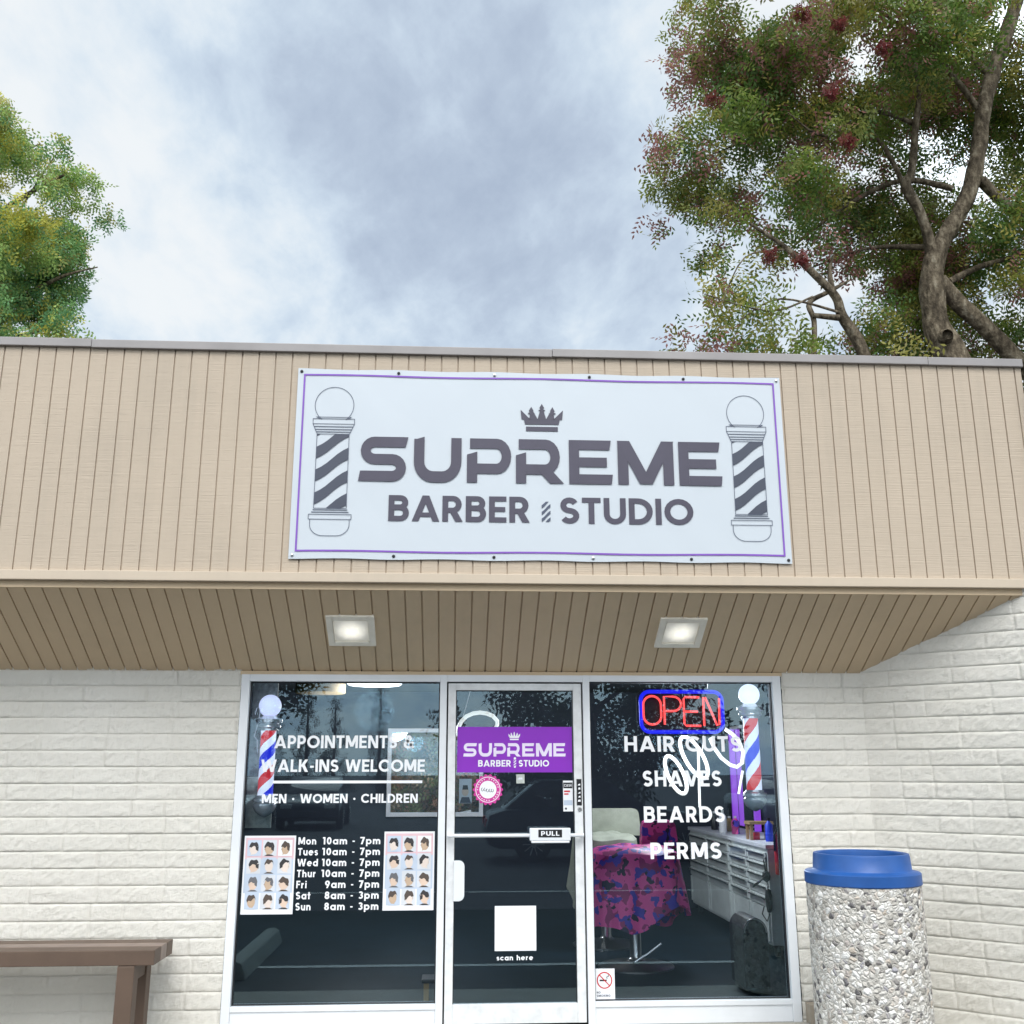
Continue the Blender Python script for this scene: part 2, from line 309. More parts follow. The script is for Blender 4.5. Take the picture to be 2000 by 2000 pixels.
def vnoise(x, y, seed):                    # smooth value noise on arrays
    g = np.random.default_rng(seed).random((256, 256)); xi = np.floor(x).astype(int); yi = np.floor(y).astype(int); fx = x - xi; fy = y - yi
    fx = fx * fx * (3 - 2 * fx); fy = fy * fy * (3 - 2 * fy)
    a = g[xi % 256, yi % 256]; b = g[(xi + 1) % 256, yi % 256]; c = g[xi % 256, (yi + 1) % 256]; d = g[(xi + 1) % 256, (yi + 1) % 256]
    return (a * (1 - fx) + b * fx) * (1 - fy) + (c * (1 - fx) + d * fx) * fy

# ------------------------------------------------------------------ lettering (a small geometric sans drawn with strokes)
def arc(cx, cy, rx, ry, a0, a1, n=10): return [(cx + rx * math.cos(R(a0 + (a1 - a0) * i / n)), cy + ry * math.sin(R(a0 + (a1 - a0) * i / n))) for i in range(n + 1)]
def strip(pts, t, closed=False):
    pts = [p for i, p in enumerate(pts) if i == 0 or math.hypot(p[0] - pts[i - 1][0], p[1] - pts[i - 1][1]) > 1e-6]
    n = len(pts); L = []; Rr = []
    for i in range(n):
        p = pts[i]
        if closed: a, b = pts[i - 1], pts[(i + 1) % n]
        else: a, b = pts[max(i - 1, 0)], pts[min(i + 1, n - 1)]
        def un(u, v):
            d = math.hypot(v[0] - u[0], v[1] - u[1]) or 1; return ((v[0] - u[0]) / d, (v[1] - u[1]) / d)
        d1 = un(a, p) if (closed or i > 0) else un(p, b); d2 = un(p, b) if (closed or i < n - 1) else d1
        nx, ny = -(d1[1] + d2[1]), d1[0] + d2[0]; l = math.hypot(nx, ny) or 1; nx, ny = nx / l, ny / l
        k = t / 2 / max(0.35, nx * -d1[1] + ny * d1[0])
        L.append((p[0] + nx * k, p[1] + ny * k)); Rr.append((p[0] - nx * k, p[1] - ny * k))
    return [[L[i], L[(i + 1) % n], Rr[(i + 1) % n], Rr[i]] for i in range(n if closed else n - 1)]
def dg(x0, y0, x1, y1, w): return [[(x0 - w / 2, y0), (x0 + w / 2, y0), (x1 + w / 2, y1), (x1 - w / 2, y1)]]
def rc(x0, y0, x1, y1): return [[(x0, y0), (x1, y0), (x1, y1), (x0, y1)]]
T_ = 0.2
def glyphs():
    G = {}; t = T_; S = lambda p, c=False: strip(p, t, c)
    G['A'] = (0.94, [dg(0.115, 0, 0.47, 1, .23), dg(0.825, 0, 0.47, 1, .23), rc(.25, .17, .69, .34)])
    G['B'] = (0.70, [rc(0, 0, t, 1), S([(.1, .9), (.38, .9)] + arc(.40, .72, .17, .18, 90, -90) + [(.1, .54)]), S([(.1, .53), (.38, .53)] + arc(.41, .315, .19, .215, 90, -90) + [(.1, .1)])])
    G['C'] = (0.90, [S(arc(.5, .5, .4, .4, 42, 318, 18))])
    G['D'] = (0.82, [rc(0, 0, t, 1), S([(.1, .9), (.3, .9)] + arc(.32, .5, .4, .4, 90, -90, 14) + [(.1, .1)])])
    G['G'] = (0.92, [S(arc(.5, .5, .4, .4, 42, 360, 20)), rc(.52, .40, .9, .57)])
    G['E'] = (0.60, [rc(0, 0, t, 1), rc(t, .81, .6, 1), rc(t, .41, .56, .59), rc(t, 0, .6, .19)])
    G['H'] = (0.76, [rc(0, 0, t, 1), rc(.56, 0, .76, 1), rc(t, .41, .56, .6)])
    G['I'] = (0.20, [rc(0, 0, t, 1)])
    G['K'] = (0.78, [rc(0, 0, t, 1), dg(.24, .42, .62, 1, .27), dg(.64, 0, .33, .6, .27)])
    G['L'] = (0.55, [rc(0, 0, t, 1), rc(t, 0, .55, .19)])
    G['M'] = (0.98, [rc(0, 0, t, 1), rc(.78, 0, .98, 1), dg(.49, .12, .14, 1, .24), dg(.49, .12, .84, 1, .24)])
    G['N'] = (0.80, [rc(0, 0, t, 1), rc(.6, 0, .8, 1), dg(.66, 0, .14, 1, .24)])
    G['O'] = (1.0, [S(arc(.5, .5, .4, .4, 0, 342, 19), True)])
    G['P'] = (0.66, [rc(0, 0, t, 1), S([(.1, .9), (.34, .9)] + arc(.35, .655, .21, .245, 90, -90) + [(.1, .41)])])
    G['R'] = (0.70, [rc(0, 0, t, 1), S([(.1, .9), (.34, .9)] + arc(.36, .67, .2, .23, 90, -90) + [(.1, .44)]), dg(.575, 0, .33, .48, .25)])
    G['S'] = (0.66, [S(arc(.33, .70, .21, .2, 25, 270, 12) + arc(.33, .30, .23, .2, 90, -150, 12)[1:])])
    G['T'] = (0.64, [rc(.22, 0, .42, .81), rc(0, .81, .64, 1)])
    G['U'] = (0.76, [S([(.1, 1), (.1, .4)] + arc(.38, .38, .28, .28, 180, 360, 12) + [(.66, .4), (.66, 1)])])
    G['V'] = (0.88, [dg(.44, 0, .115, 1, .23), dg(.44, 0, .765, 1, .23)])
    G['W'] = (1.26, [dg(.33, 0, .11, 1, .22), dg(.37, 0, .63, 1, .2), dg(.89, 0, .63, 1, .2), dg(.93, 0, 1.15, 1, .22)])
    G['F'] = (0.56, [rc(0, 0, t, 1), rc(t, .81, .56, 1), rc(t, .41, .52, .59)])
    G['&'] = (0.80, [S([(.78, .02), (.2, .66)] + arc(.36, .78, .16, .14, 200, -20, 10) + [(.14, .42)] + arc(.32, .27, .24, .2, 150, 300, 10) + [(.74, .5)])])
    G['-'] = (0.36, [rc(.03, .33, .33, .5)])
    G['.'] = (0.34, [[arc(.17, .45, .12, .12, 0, 330, 11)]])
    G[' '] = (0.34, [])
    x = .70
    def bowl(cx, r=.26): return S(arc(cx, .35, r, .26, 0, 340, 17), True)
    G['a'] = (0.72, [bowl(.36), rc(.52, 0, .72, x)])
    G['d'] = (0.72, [bowl(.36), rc(.52, 0, .72, 1)])
    G['p'] = (0.72, [bowl(.36), rc(0, -.28, .2, x)])
    G['o'] = (0.70, [bowl(.35)])
    G['e'] = (0.70, [S(arc(.35, .35, .26, .26, 0, 315, 15)), rc(.15, .28, .68, .42)])
    G['c'] = (0.62, [S(arc(.35, .35, .26, .26, 45, 315, 14))])
    G['n'] = (0.62, [rc(0, 0, t, x), S(arc(.31, .38, .21, .23, 180, 0, 10) + [(.52, 0)])])
    G['h'] = (0.62, [rc(0, 0, t, 1), S(arc(.31, .38, .21, .23, 180, 0, 10) + [(.52, 0)])])
    G['u'] = (0.62, [rc(.42, 0, .62, x), S([(.1, x), (.1, .32)] + arc(.31, .32, .21, .23, 180, 360, 10))])
    G['m'] = (0.98, [rc(0, 0, t, x), S(arc(.295, .40, .195, .21, 180, 0, 8) + [(.49, 0)]), S(arc(.685, .40, .195, .21, 180, 0, 8) + [(.88, 0)])])
    G['r'] = (0.42, [rc(0, 0, t, x), S(arc(.34, .36, .24, .24, 180, 85, 6))])
    G['s'] = (0.50, [strip(arc(.25, .49, .16, .13, 20, 270, 10) + arc(.25, .21, .17, .13, 90, -155, 10)[1:], .17)])
    G['t'] = (0.42, [rc(.11, 0, .31, .95), rc(0, .52, .42, .69)])
    G['i'] = (0.20, [rc(0, 0, t, x), rc(0, .8, t, .98)])
    G['w'] = (0.98, [dg(.27, 0, .1, x, .2), dg(.29, 0, .49, x, .18), dg(.69, 0, .49, x, .18), dg(.71, 0, .88, x, .2)])
    G['0'] = (0.62, [S(arc(.31, .5, .21, .4, 0, 340, 17), True)])
    G['1'] = (0.36, [rc(.14, 0, .34, 1), rc(0, .8, .14, 1)])
    G['3'] = (0.60, [S(arc(.29, .72, .19, .18, 150, -90, 10)), S(arc(.29, .31, .21, .21, 90, -150, 10))])
    G['7'] = (0.60, [rc(0, .81, .60, 1), dg(.2, 0, .47, .85, .24)])
    G['8'] = (0.60, [S(arc(.3, .72, .18, .18, 0, 330, 11), True), S(arc(.3, .3, .21, .2, 0, 330, 11), True)])
    G['9'] = (0.62, [S(arc(.31, .66, .21, .24, 0, 340, 15), True), dg(.27, 0, .51, .6, .22)])
    return G
GL = glyphs()
def tw(s, gap=0.13): return sum(GL[c][0] + gap for c in s) - gap
def text(mb, s, x, z, h, y, width=None, gap=0.13, mi=0, shear=0.0):
    k = (width / tw(s, gap)) if width else h; q = 0
    for c in s:
        w_, st = GL[c]; yy = y
        for group in st:
            for poly in group: mb.flat([(x + px * k + pz * h * shear, z + pz * h) for px, pz in poly], yy, mi)
            yy -= 0.0003
        x += (w_ + gap) * k
    return mb
def words(s, x, z, h, y, width, gap, m_, parent):
    k = (width / tw(s, gap)) if width else h
    for wd in s.split(' '):
        if wd:
            mb = MB(); text(mb, wd, x, z, h, y, tw(wd, gap) * k, gap); mb.build('word', m_, parent)
        x += (tw(wd, gap) + gap + (GL[' '][0] + gap)) * k if wd else (GL[' '][0] + gap) * k
def logo(mb, x0, x1, z, h, y, mi=0):       # the wide techno lettering of the shop sign, seven letters
    u = (x1 - x0) / 8.94; t = 0.235
    def put(polys, ox, yy):
        for p in polys: mb.flat([(x0 + (ox + a * 1.0) * u, z + b * h) for a, b in p], yy, mi)
    def SS(p, th=t): return strip(p, th)
    Sx = [SS([(1.06, .885), (.40, .885)] + arc(.36, .69, .22, .195, 90, 270, 10) + [(.75, .495)] + arc(.78, .305, .22, .19, 90, -90, 10) + [(0.06, .115)])]
    Sx.append([[(1.05, .77), (1.10, .77), (1.16, 1.0), (1.05, 1.0)]]); Sx.append([[(0.07, .23), (0.07, 0), (-.02, 0), (0.02, .23)]])
    U = [SS([(.13, .97), (.13, .46)] + arc(.47, .46, .34, .345, 180, 270, 8) + arc(.69, .46, .34, .345, 270, 360, 8) + [(1.03, 1.0)], .25), [[(.005, .95), (.255, 1.02), (.255, .9), (.005, .9)]]]
    P = [SS([(.07, .885), (.70, .885)] + arc(.72, .60, .24, .285, 90, -90, 10) + [(.25, .315)], .23), [[(0, 0), (.25, 0), (.25, .70), (0, .63)]]]
    Rl = P[:1] + [[[(0, 0), (.25, 0), (.25, .70), (0, .63)]], dg(1.0, 0, .58, .42, .34)]
    E = [rc(0, 0, .25, 1), [[(.25, .78), (1.0, .78), (1.04, 1), (.25, 1)]], rc(.25, .39, .93, .605), [[(.25, 0), (1.04, 0), (1.07, .22), (.25, .22)]]]
    Mm = [[[(0, 0), (.26, 0), (.26, .9), (0, .97)]], rc(1.12, 0, 1.38, 1.0), dg(.69, .02, .14, 1.0, .31), dg(.69, .02, 1.24, 1.0, .31)]
    ox = 0.05
    for L, wd in ((Sx, 1.17), (U, 1.16), (P, 1.06), (Rl, 1.17), (E, 1.07), (Mm, 1.38), (E, 1.07)):
        yy = y
        for g in L: put(g, ox, yy); yy -= 0.0003
        ox += wd + .13
    return mb
def crown(mb, x, z, w_, h, y, mi=0):       # base bar, band and five points; the tips are small lozenges
    mb.flat([(x - .36 * w_, z), (x + .36 * w_, z), (x + .36 * w_, z + .16 * h), (x - .36 * w_, z + .16 * h)], y, mi)
    z1 = z + .24 * h
    mb.flat([(x - .38 * w_, z1), (x + .38 * w_, z1), (x + .41 * w_, z1 + .2 * h), (x - .41 * w_, z1 + .2 * h)], y, mi)
    for px, ph, lean in ((-.36, .5, -.12), (-.19, .58, -.05), (0, .72, 0), (.19, .58, .05), (.36, .5, .12)):
        bx, tx, tz = x + px * w_, x + (px + lean) * w_, z1 + (.12 + ph * .8) * h
        mb.flat([(bx - .10 * w_, z1 + .18 * h), (bx + .10 * w_, z1 + .18 * h), (tx, tz)], y - .0003, mi)
        if abs(px) < .3:
            tz -= .10 * h
            mb.flat([(tx - .055 * w_, tz), (tx, tz - .10 * h), (tx + .055 * w_, tz), (tx, tz + .15 * h)], y - .0006, mi)
            mb.flat([(tx - .085 * w_, tz - .09 * h), (tx, tz - .16 * h), (tx + .085 * w_, tz - .09 * h), (tx, tz - .03 * h)], y - .0009, mi)
    return mb
def clip(poly, x0, z0, x1, z1):
    for ax, lim, sg in ((0, x0, 1), (0, x1, -1), (1, z0, 1), (1, z1, -1)):
        o = []
        for i in range(len(poly)):
            a, b = poly[i - 1], poly[i]; da, db = (a[ax] - lim) * sg, (b[ax] - lim) * sg
            if (da >= 0) != (db >= 0):
                t = da / (da - db); o.append((a[0] + (b[0] - a[0]) * t, a[1] + (b[1] - a[1]) * t))
            if db >= 0: o.append(b)
        poly = o
        if not poly: return []
    return poly
def stripes(mb, x0, z0, x1, z1, per, duty, rise, y, mi=0, ph=0.0):
    k = -3
    while z0 + (k) * per + ph < z1 + per:
        zb = z0 + k * per + ph
        xs = [x0 + (x1 - x0) * i / 6 for i in range(7)]
        cu = lambda q: rise * (q - 0.05 * math.sin(2 * math.pi * q))
        lo = [(xx, zb + cu(i / 6)) for i, xx in enumerate(xs)]; hi = [(xx, zb + duty * per + cu(i / 6)) for i, xx in enumerate(xs)]
        for i in range(6):
            p = clip([lo[i], lo[i + 1], hi[i + 1], hi[i]], x0, z0, x1, z1)
            if len(p) > 2: mb.flat(p, y, mi)
        k += 1
    return mb
def ring2(mb, pts, t, y, mi=0, closed=True):
    for p in strip(pts, t, closed): mb.flat(p, y, mi)
    return mb

# ================================================================== ground
def sheet(name, x0, y0, x1, y1, z, m_):
    return tag(MB().add([(x0, y0, z), (x1, y0, z), (x1, y1, z), (x0, y1, z)], [(0, 1, 2, 3)]).build(name, m_), kind='structure')
sheet('ground', -400, -400, 400, 400, -0.13, 'asphalt')
tag(MB().box(-9, -1.05, -0.12, 9, 0.0, 0.0).build('sidewalk', 'walk', bevel=0.012), kind='structure')
for y0, x0, x1 in ((-2.75, -3.5, 6.0), (-8.25, -4.0, 7.0)): sheet('painted_line', x0, y0, x1, y0 + 0.10, -0.126, 'paint')

# ================================================================== building
B = thing('barbershop_building', (0.4, 0, 0), 'single storey white block shop with tan board fascia and glazed front', 'building')
ZT = 2.134; TAN = math.tan(R(30)); FY = -0.738
def brick_grid(name, org, d, length, z0, z1, seed, parent):
    d = np.array(d); nrm = np.array([d[1], -d[0], 0.0])      # outward normal
    c0 = 1.528 + 0.1012 * math.floor((z0 - 1.528) / 0.1012); fr = np.array([0, .035, .085, .16, .26, .38, .5, .62, .74, .84, .915, .965])
    zs = []; k = 0
    while c0 + k * .1012 < z1 + .001: zs += list(c0 + (k + fr) * .1012); k += 1
    zs = np.array([q for q in zs if z0 <= q <= z1] + [z1]); zs = np.unique(np.concatenate([[z0], zs]))
    xs = np.linspace(0, length, int(length / .0085) + 2)
    X, Z = np.meshgrid(xs, zs, indexing='ij'); ci = np.floor((Z - c0) / .1012 + 1e-6).astype(int); zf = (Z - c0) / .1012 - ci
    g = np.random.default_rng(seed); D = np.full(X.shape, 9.0); idm = np.zeros(X.shape)
    for c in range(ci.min(), ci.max() + 1):
        pos = -.4 + (.2 if c % 2 else 0) + g.uniform(-.02, .02); js = []
        while pos < length + .4:
            js.append(pos); pos += g.choice([.403, .403, .403, .2015])
        js = np.array(js); sel = ci == c; xx = X[sel]; D[sel] = np.abs(xx[:, None] - js[None, :]).min(1); idm[sel] = np.searchsorted(js, xx) * 7.31 + c * 3.7
    jh = np.clip(np.minimum(zf, 1 - zf) * .1012 / .0055, 0, 1); jv = np.clip(D / .010, 0, 1); edge = jh * (0.22 + .78 * jv)
    edge = edge * edge * (3 - 2 * edge)
    off = (np.sin(idm * 12.9898) * 43758.5453) % 1.0
    a = (X + Z) * .7071; b = (Z - X) * .7071
    rock = .22 * vnoise(X * 11 + off * 40, Z * 26 + off * 17, seed) + .36 * vnoise(a * 26 + 5, b * 66 + off * 9, seed + 1) + .42 * vnoise(a * 52, b * 118, seed + 2)
    wavy = vnoise(X * 2.2, Z * 3, seed + 3)
    H = edge * (.0044 + .0165 * (rock - .25) * (.45 + .55 * np.minimum(1, np.minimum(zf, 1 - zf) * 6)) + .0055 * off) + .002 * wavy
    P = np.array(org)[None, None, :] + X[..., None] * d + H[..., None] * nrm; P[..., 2] = Z
    ni, nj = X.shape; I = np.arange(ni * nj).reshape(ni, nj)
    F = np.stack([I[:-1, :-1], I[1:, :-1], I[1:, 1:], I[:-1, 1:]], -1).reshape(-1, 4)
    return npmesh(name, P.reshape(-1, 3), F, 'brick', parent, smooth=True)
brick_grid('block_wall', (-4.4, 0.0, 0), (1, 0, 0), 4.4 - 1.372, 0.0, 2.20, 11, B)
brick_grid('block_pier', (2.182, 0.0, 0), (1, 0, 0), 2.731 - 2.182, 0.0, 2.20, 12, B)
A_ = R(47.5); dS = (math.sin(A_), -math.cos(A_), 0)
brick_grid('angled_block_wall', (2.731, 0, 0), dS, 2.9, 0.0, 2.60, 13, B)
s1 = (3.70 - 2.731) / dS[0]
brick_grid('upper_block_wall', (2.731 + dS[0] * s1, dS[1] * s1, 0), dS, 2.9 - s1, 2.60, 4.07, 14, B)
MB().box(-4.42, 0.02, 0, -1.372, 0.16, 2.7).box(2.182, 0.02, 0, 3.3, 0.16, 2.7).box(-1.372, 0.012, 2.114, 2.182, 0.16, 2.7).build('wall_core', 'iwall', B)
# grooved fascia boards, coping, trim, soffit
mb = MB(); XL, XR = -4.6, 3.678; pr = [(XL, FY)]; g = -2.589 - .1037 * 19
while g < XR - .02:
    if g > XL + .02: pr += [(g - .0045, FY), (g - .003, FY + .010), (g + .003, FY + .010), (g + .0045, FY)]
    g += .1037
pr.append((XR, FY)); n = len(pr)
mb.add([(x, y, 2.63) for x, y in pr] + [(x, y, 4.07) for x, y in pr], [(i, i + 1, n + i + 1, n + i) for i in range(n - 1)])
mb.box(XR - .002, FY + .001, 2.63, XR, -.2, 4.07)
mb.build('fascia', 'siding', B)
MB().box(XL, FY - .026, 2.588, XR, FY + .05, 2.645).build('fascia_trim', 'trim', B, bevel=.004)
c_ = MB()
for a, b, dz in ((XL, -2.27, .004), (-2.268, .60, 0), (.602, 3.05, .003), (3.052, XR + .006, .002)): c_.box(a, FY - .024, 4.050 + dz, b, FY + .30, 4.104 + dz)
c_.build('coping', 'cap', B, bevel=.004)
mb = MB(); XRs = 3.60; pr = [(-4.6, 0)]; g = -2.621 - .101 * 19
while g < XRs - .02:
    if g > -4.58: pr += [(g - .0045, 0), (g - .004, .012), (g + .004, .012), (g + .0045, 0)]
    g += .101
pr.append((XRs, 0)); n = len(pr); cs, sn = math.cos(R(30)), math.sin(R(30))
def sp(x, t, h): return (x, -t * cs + h * sn * 0 + h * sn, ZT + t * sn + h * cs)
L_ = .838
mb.add([sp(x, 0.0, h) for x, h in pr] + [sp(x, L_, h) for x, h in pr], [(i + 1, i, n + i, n + i + 1) for i in range(n - 1)])
mb.build('soffit', 'soffit', B)
MB().box(-4.6, FY + .012, 2.548, XRs, FY + .04, 2.588).build('soffit_edge', 'soffit', B)
MB().box(-1.38, -.012, 2.110, 2.19, .004, 2.1335).build('head_trim', 'soffit', B)
MB().box(-4.6, FY + .06, 2.75, 3.6, 6.0, 3.93).build('roof', 'roof', B)

# --- storefront windows: frame bars, gasket line, pane
def window(x0, x1, z0, z1, ol, orr, ot, ob):
    f = MB(); f.box(x0 - ol, -.018, 0.0, x0, .085, z1 + ot).box(x1, -.018, 0.0, x1 + orr, .085, z1 + ot)
    f.box(x0, -.017, z1, x1, .085, z1 + ot); f.box(x0, -.016, z0 - .030, x1, .085, z0); f.box(x0, -.008, 0.0, x1, .08, z0 - .030)
    fr = f.build('window', 'alu', B, bevel=.003)
    g = .007; q = MB().box(x0, .018, z0, x0 + g, .055, z1).box(x1 - g, .018, z0, x1, .055, z1).box(x0 + g, .018, z1 - g, x1 - g, .055, z1).box(x0 + g, .018, z0, x1 - g, .055, z0 + .004)
    q.build('gasket', 'gasket', fr)
    MB().box(x0 + .002, .03, z0 + .002, x1 - .002, .036, z1 - .002).build('pane', 'glass', fr)
    return fr
window(-1.316, -.086, .128, 2.067, .054, .044, .045, .1)
window(.894, 2.120, .128, 2.072, .044, .056, .041, .1)
d = MB(); d.box(-.042, -.018, 2.068, .850, .085, 2.112); db = d.build('door', 'alu', B, bevel=.003)
d = MB(); d.box(-.032, -.006, .012, .018, .04, 2.058).box(.786, -.006, .012, .840, .04, 2.058).box(.018, -.005, 2.014, .786, .04, 2.058).box(.018, -.005, .012, .786, .04, .122)
d.build('leaf_frame', 'alu_dirty', db, bevel=.003)
d = MB().box(-.0418, .03, 0, -.0325, .06, 2.068).box(.8405, .03, 0, .8498, .06, 2.068).box(-.032, .03, 2.0585, .84, .06, 2.0678)
g = .005; d.box(.018, .012, .122, .018 + g, .028, 2.014).box(.786 - g, .012, .122, .786, .028, 2.014).box(.018 + g, .012, 2.014 - g, .786 - g, .028, 2.014); d.build('gasket', 'gasket', db)
MB().box(.0185, .02, .1225, .7855, .026, 2.0135).build('pane', 'glass', db)
d = MB().tube([(-.024, -.05, 1.107), (.836, -.05, 1.107)], .0115, 12).tube([(-.016, -.006, 1.107), (-.016, -.05, 1.107)], .009, 8).tube([(.828, -.006, 1.107), (.828, -.05, 1.107)], .009, 8)
d.build('push_bar', 'alu', db, smooth=True)
d = MB().box(.491, -.082, 1.076, .749, -.045, 1.152).box(.500, -.0825, 1.062, .742, -.05, 1.076)
d.build('bar_plate', 'alu', db, bevel=.006)
d = MB().box(.545, -.0845, 1.097, .694, -.0822, 1.143); text(d, 'PULL', .562, 1.106, .028, -.0848, .115, .16, 1); d.build('pull_plate', ['blackp', 'white'], db)
hd = [(.016, .716), (.050, .716)] + arc(.050, .752, .034, .036, -90, 0, 6) + arc(.050, .920, .034, .036, 0, 90, 6) + [(.016, .956)]
MB().prism(hd, -.022, -.008).build('handle', 'alu', db, bevel=.004)
d = MB().box(.800, -.0085, 1.287, .832, -.0062, 1.450)
for i, zz_ in enumerate((1.31, 1.335, 1.36, 1.385, 1.41)): d.flat([(.806 + .004 * (i % 2), zz_), (.824, zz_), (.824, zz_ + .012), (.812, zz_ + .012 - .004 * (i % 3))], -.0088, 1)
d.build('lock_label', ['blackp', 'white'], db)
MB().lathe([(0, -.016), (.010, -.016), (.014, -.010), (.014, -.006)], (.818, 0, 1.262), 16, axis='y').build('lock_cylinder', 'steel', db, smooth=True)

# interior shell
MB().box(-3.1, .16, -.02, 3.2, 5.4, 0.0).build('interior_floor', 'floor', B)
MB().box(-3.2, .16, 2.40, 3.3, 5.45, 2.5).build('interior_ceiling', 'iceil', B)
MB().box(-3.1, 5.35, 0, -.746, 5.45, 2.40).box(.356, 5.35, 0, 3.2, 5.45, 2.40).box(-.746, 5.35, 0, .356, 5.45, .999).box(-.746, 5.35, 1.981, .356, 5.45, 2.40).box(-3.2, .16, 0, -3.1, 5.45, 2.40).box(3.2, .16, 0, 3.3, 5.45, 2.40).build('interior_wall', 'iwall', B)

# ================================================================== soffit lights
for k, (x, lab) in enumerate(((-.640, 'square recessed soffit light with white rim, above the left window'), (1.434, 'square recessed soffit light with white rim, above the right window and neon sign'))):
    t0 = .44; c = sp(x, t0, 0); t = thing('soffit_light', c, lab, 'ceiling light', 'recessed soffit lights')
    def q(a, b, h): p = sp(x + a, t0 + b, h); return p
    def fbox(mb, a0, b0, a1, b1, h0, h1):
        vs = [q(a0, b0, h0), q(a1, b0, h0), q(a1, b1, h0), q(a0, b1, h0), q(a0, b0, h1), q(a1, b0, h1), q(a1, b1, h1), q(a0, b1, h1)]
        return mb.add(vs, [(0, 1, 2, 3), (7, 6, 5, 4), (0, 4, 5, 1), (1, 5, 6, 2), (2, 6, 7, 3), (3, 7, 4, 0)])
    r1, r0 = .148, .108; mb = MB()
    for a0, b0, a1, b1 in ((-r1, -r1, -r0, r1), (r0, -r1, r1, r1), (-r0, -r1, r0, -r0), (-r0, r0, r0, r1)): fbox(mb, a0, b0, a1, b1, -.014, .01)
    mb.build('rim', 'rim', t, bevel=.003, fix=True)
    mb = MB(); V = []; n = 8
    for i in range(n + 1):
        for j in range(n + 1):
            a, b = -r0 + 2 * r0 * i / n, -r0 + 2 * r0 * j / n; V.append(q(a, b, -.002 - .012 * (1 - (a / r0) ** 4) * (1 - (b / r0) ** 4)))
    mb.add(V, [(i * (n + 1) + j, (i + 1) * (n + 1) + j, (i + 1) * (n + 1) + j + 1, i * (n + 1) + j + 1) for i in range(n) for j in range(n)]); mb.build('lens', 'lens', t, smooth=True)
    bl = bpy.data.lights.new('bulb', 'AREA'); bl.size = .18; bl.energy = 1.2; bl.color = (1, .88, .7); bo = bpy.data.objects.new('bulb', bl); col.objects.link(bo); bo.parent = t
    nrm = Vector((0, -sn, -cs)); bo.location = nrm * .03; bo.rotation_euler = (-nrm).to_track_quat('Z', 'Y').to_euler()

# ================================================================== banner
BY = FY - .012
t = thing('banner', (.535, BY, 2.73), 'wide white vinyl shop banner with violet border screwed to the tan fascia', 'banner')
X0, X1, Z0, Z1 = -.992, 2.062, 2.727, 3.943
nx, nz = 90, 40; xs = np.linspace(X0, X1, nx); zs = np.linspace(Z0, Z1, nz); XX, ZZ = np.meshgrid(xs, zs, indexing='ij')
ed = .006 * np.exp(-((ZZ - Z0) / .05) ** 2) * (np.sin(XX * 10.4) ** 2) * .8
YY = BY - .0015 * vnoise((XX + ZZ) * 2.2, (ZZ - XX) * 5.0, 5) - ed * .0
I = np.arange(nx * nz).reshape(nx, nz); F = np.stack([I[:-1, :-1], I[1:, :-1], I[1:, 1:], I[:-1, 1:]], -1).reshape(-1, 4)
zb = ZZ + (-.006 * np.sin((XX - X0) / (X1 - X0) * math.pi * 5) ** 2) * np.where(ZZ < (Z0 + Z1) / 2, -1, 1) * np.abs(ZZ - (Z0 + Z1) / 2) / (Z1 - Z0) * 2
npmesh('vinyl_sheet', np.stack([XX, YY, zb], -1).reshape(-1, 3), F, 'vinyl', t, smooth=True)
PY = BY - .0045
bd = MB(); bx0, bx1, bz0, bz1 = -.950, 2.017, 2.777, 3.899
def seg(a, b, n_=24, am=.003):
    o = []
    for i in range(n_): f = i / n_; o.append((a[0] + (b[0] - a[0]) * f, a[1] + (b[1] - a[1]) * f + (am * math.sin(f * 15.7) if abs(b[0] - a[0]) > 1 else 0)))
    return o
pts = seg((bx0, bz0), (bx1, bz0)) + seg((bx1, bz0), (bx1, bz1), 4) + seg((bx1, bz1), (bx0, bz1)) + seg((bx0, bz1), (bx0, bz0), 4)
ring2(bd, pts, .011, PY); bd.build('border', 'violet', t)
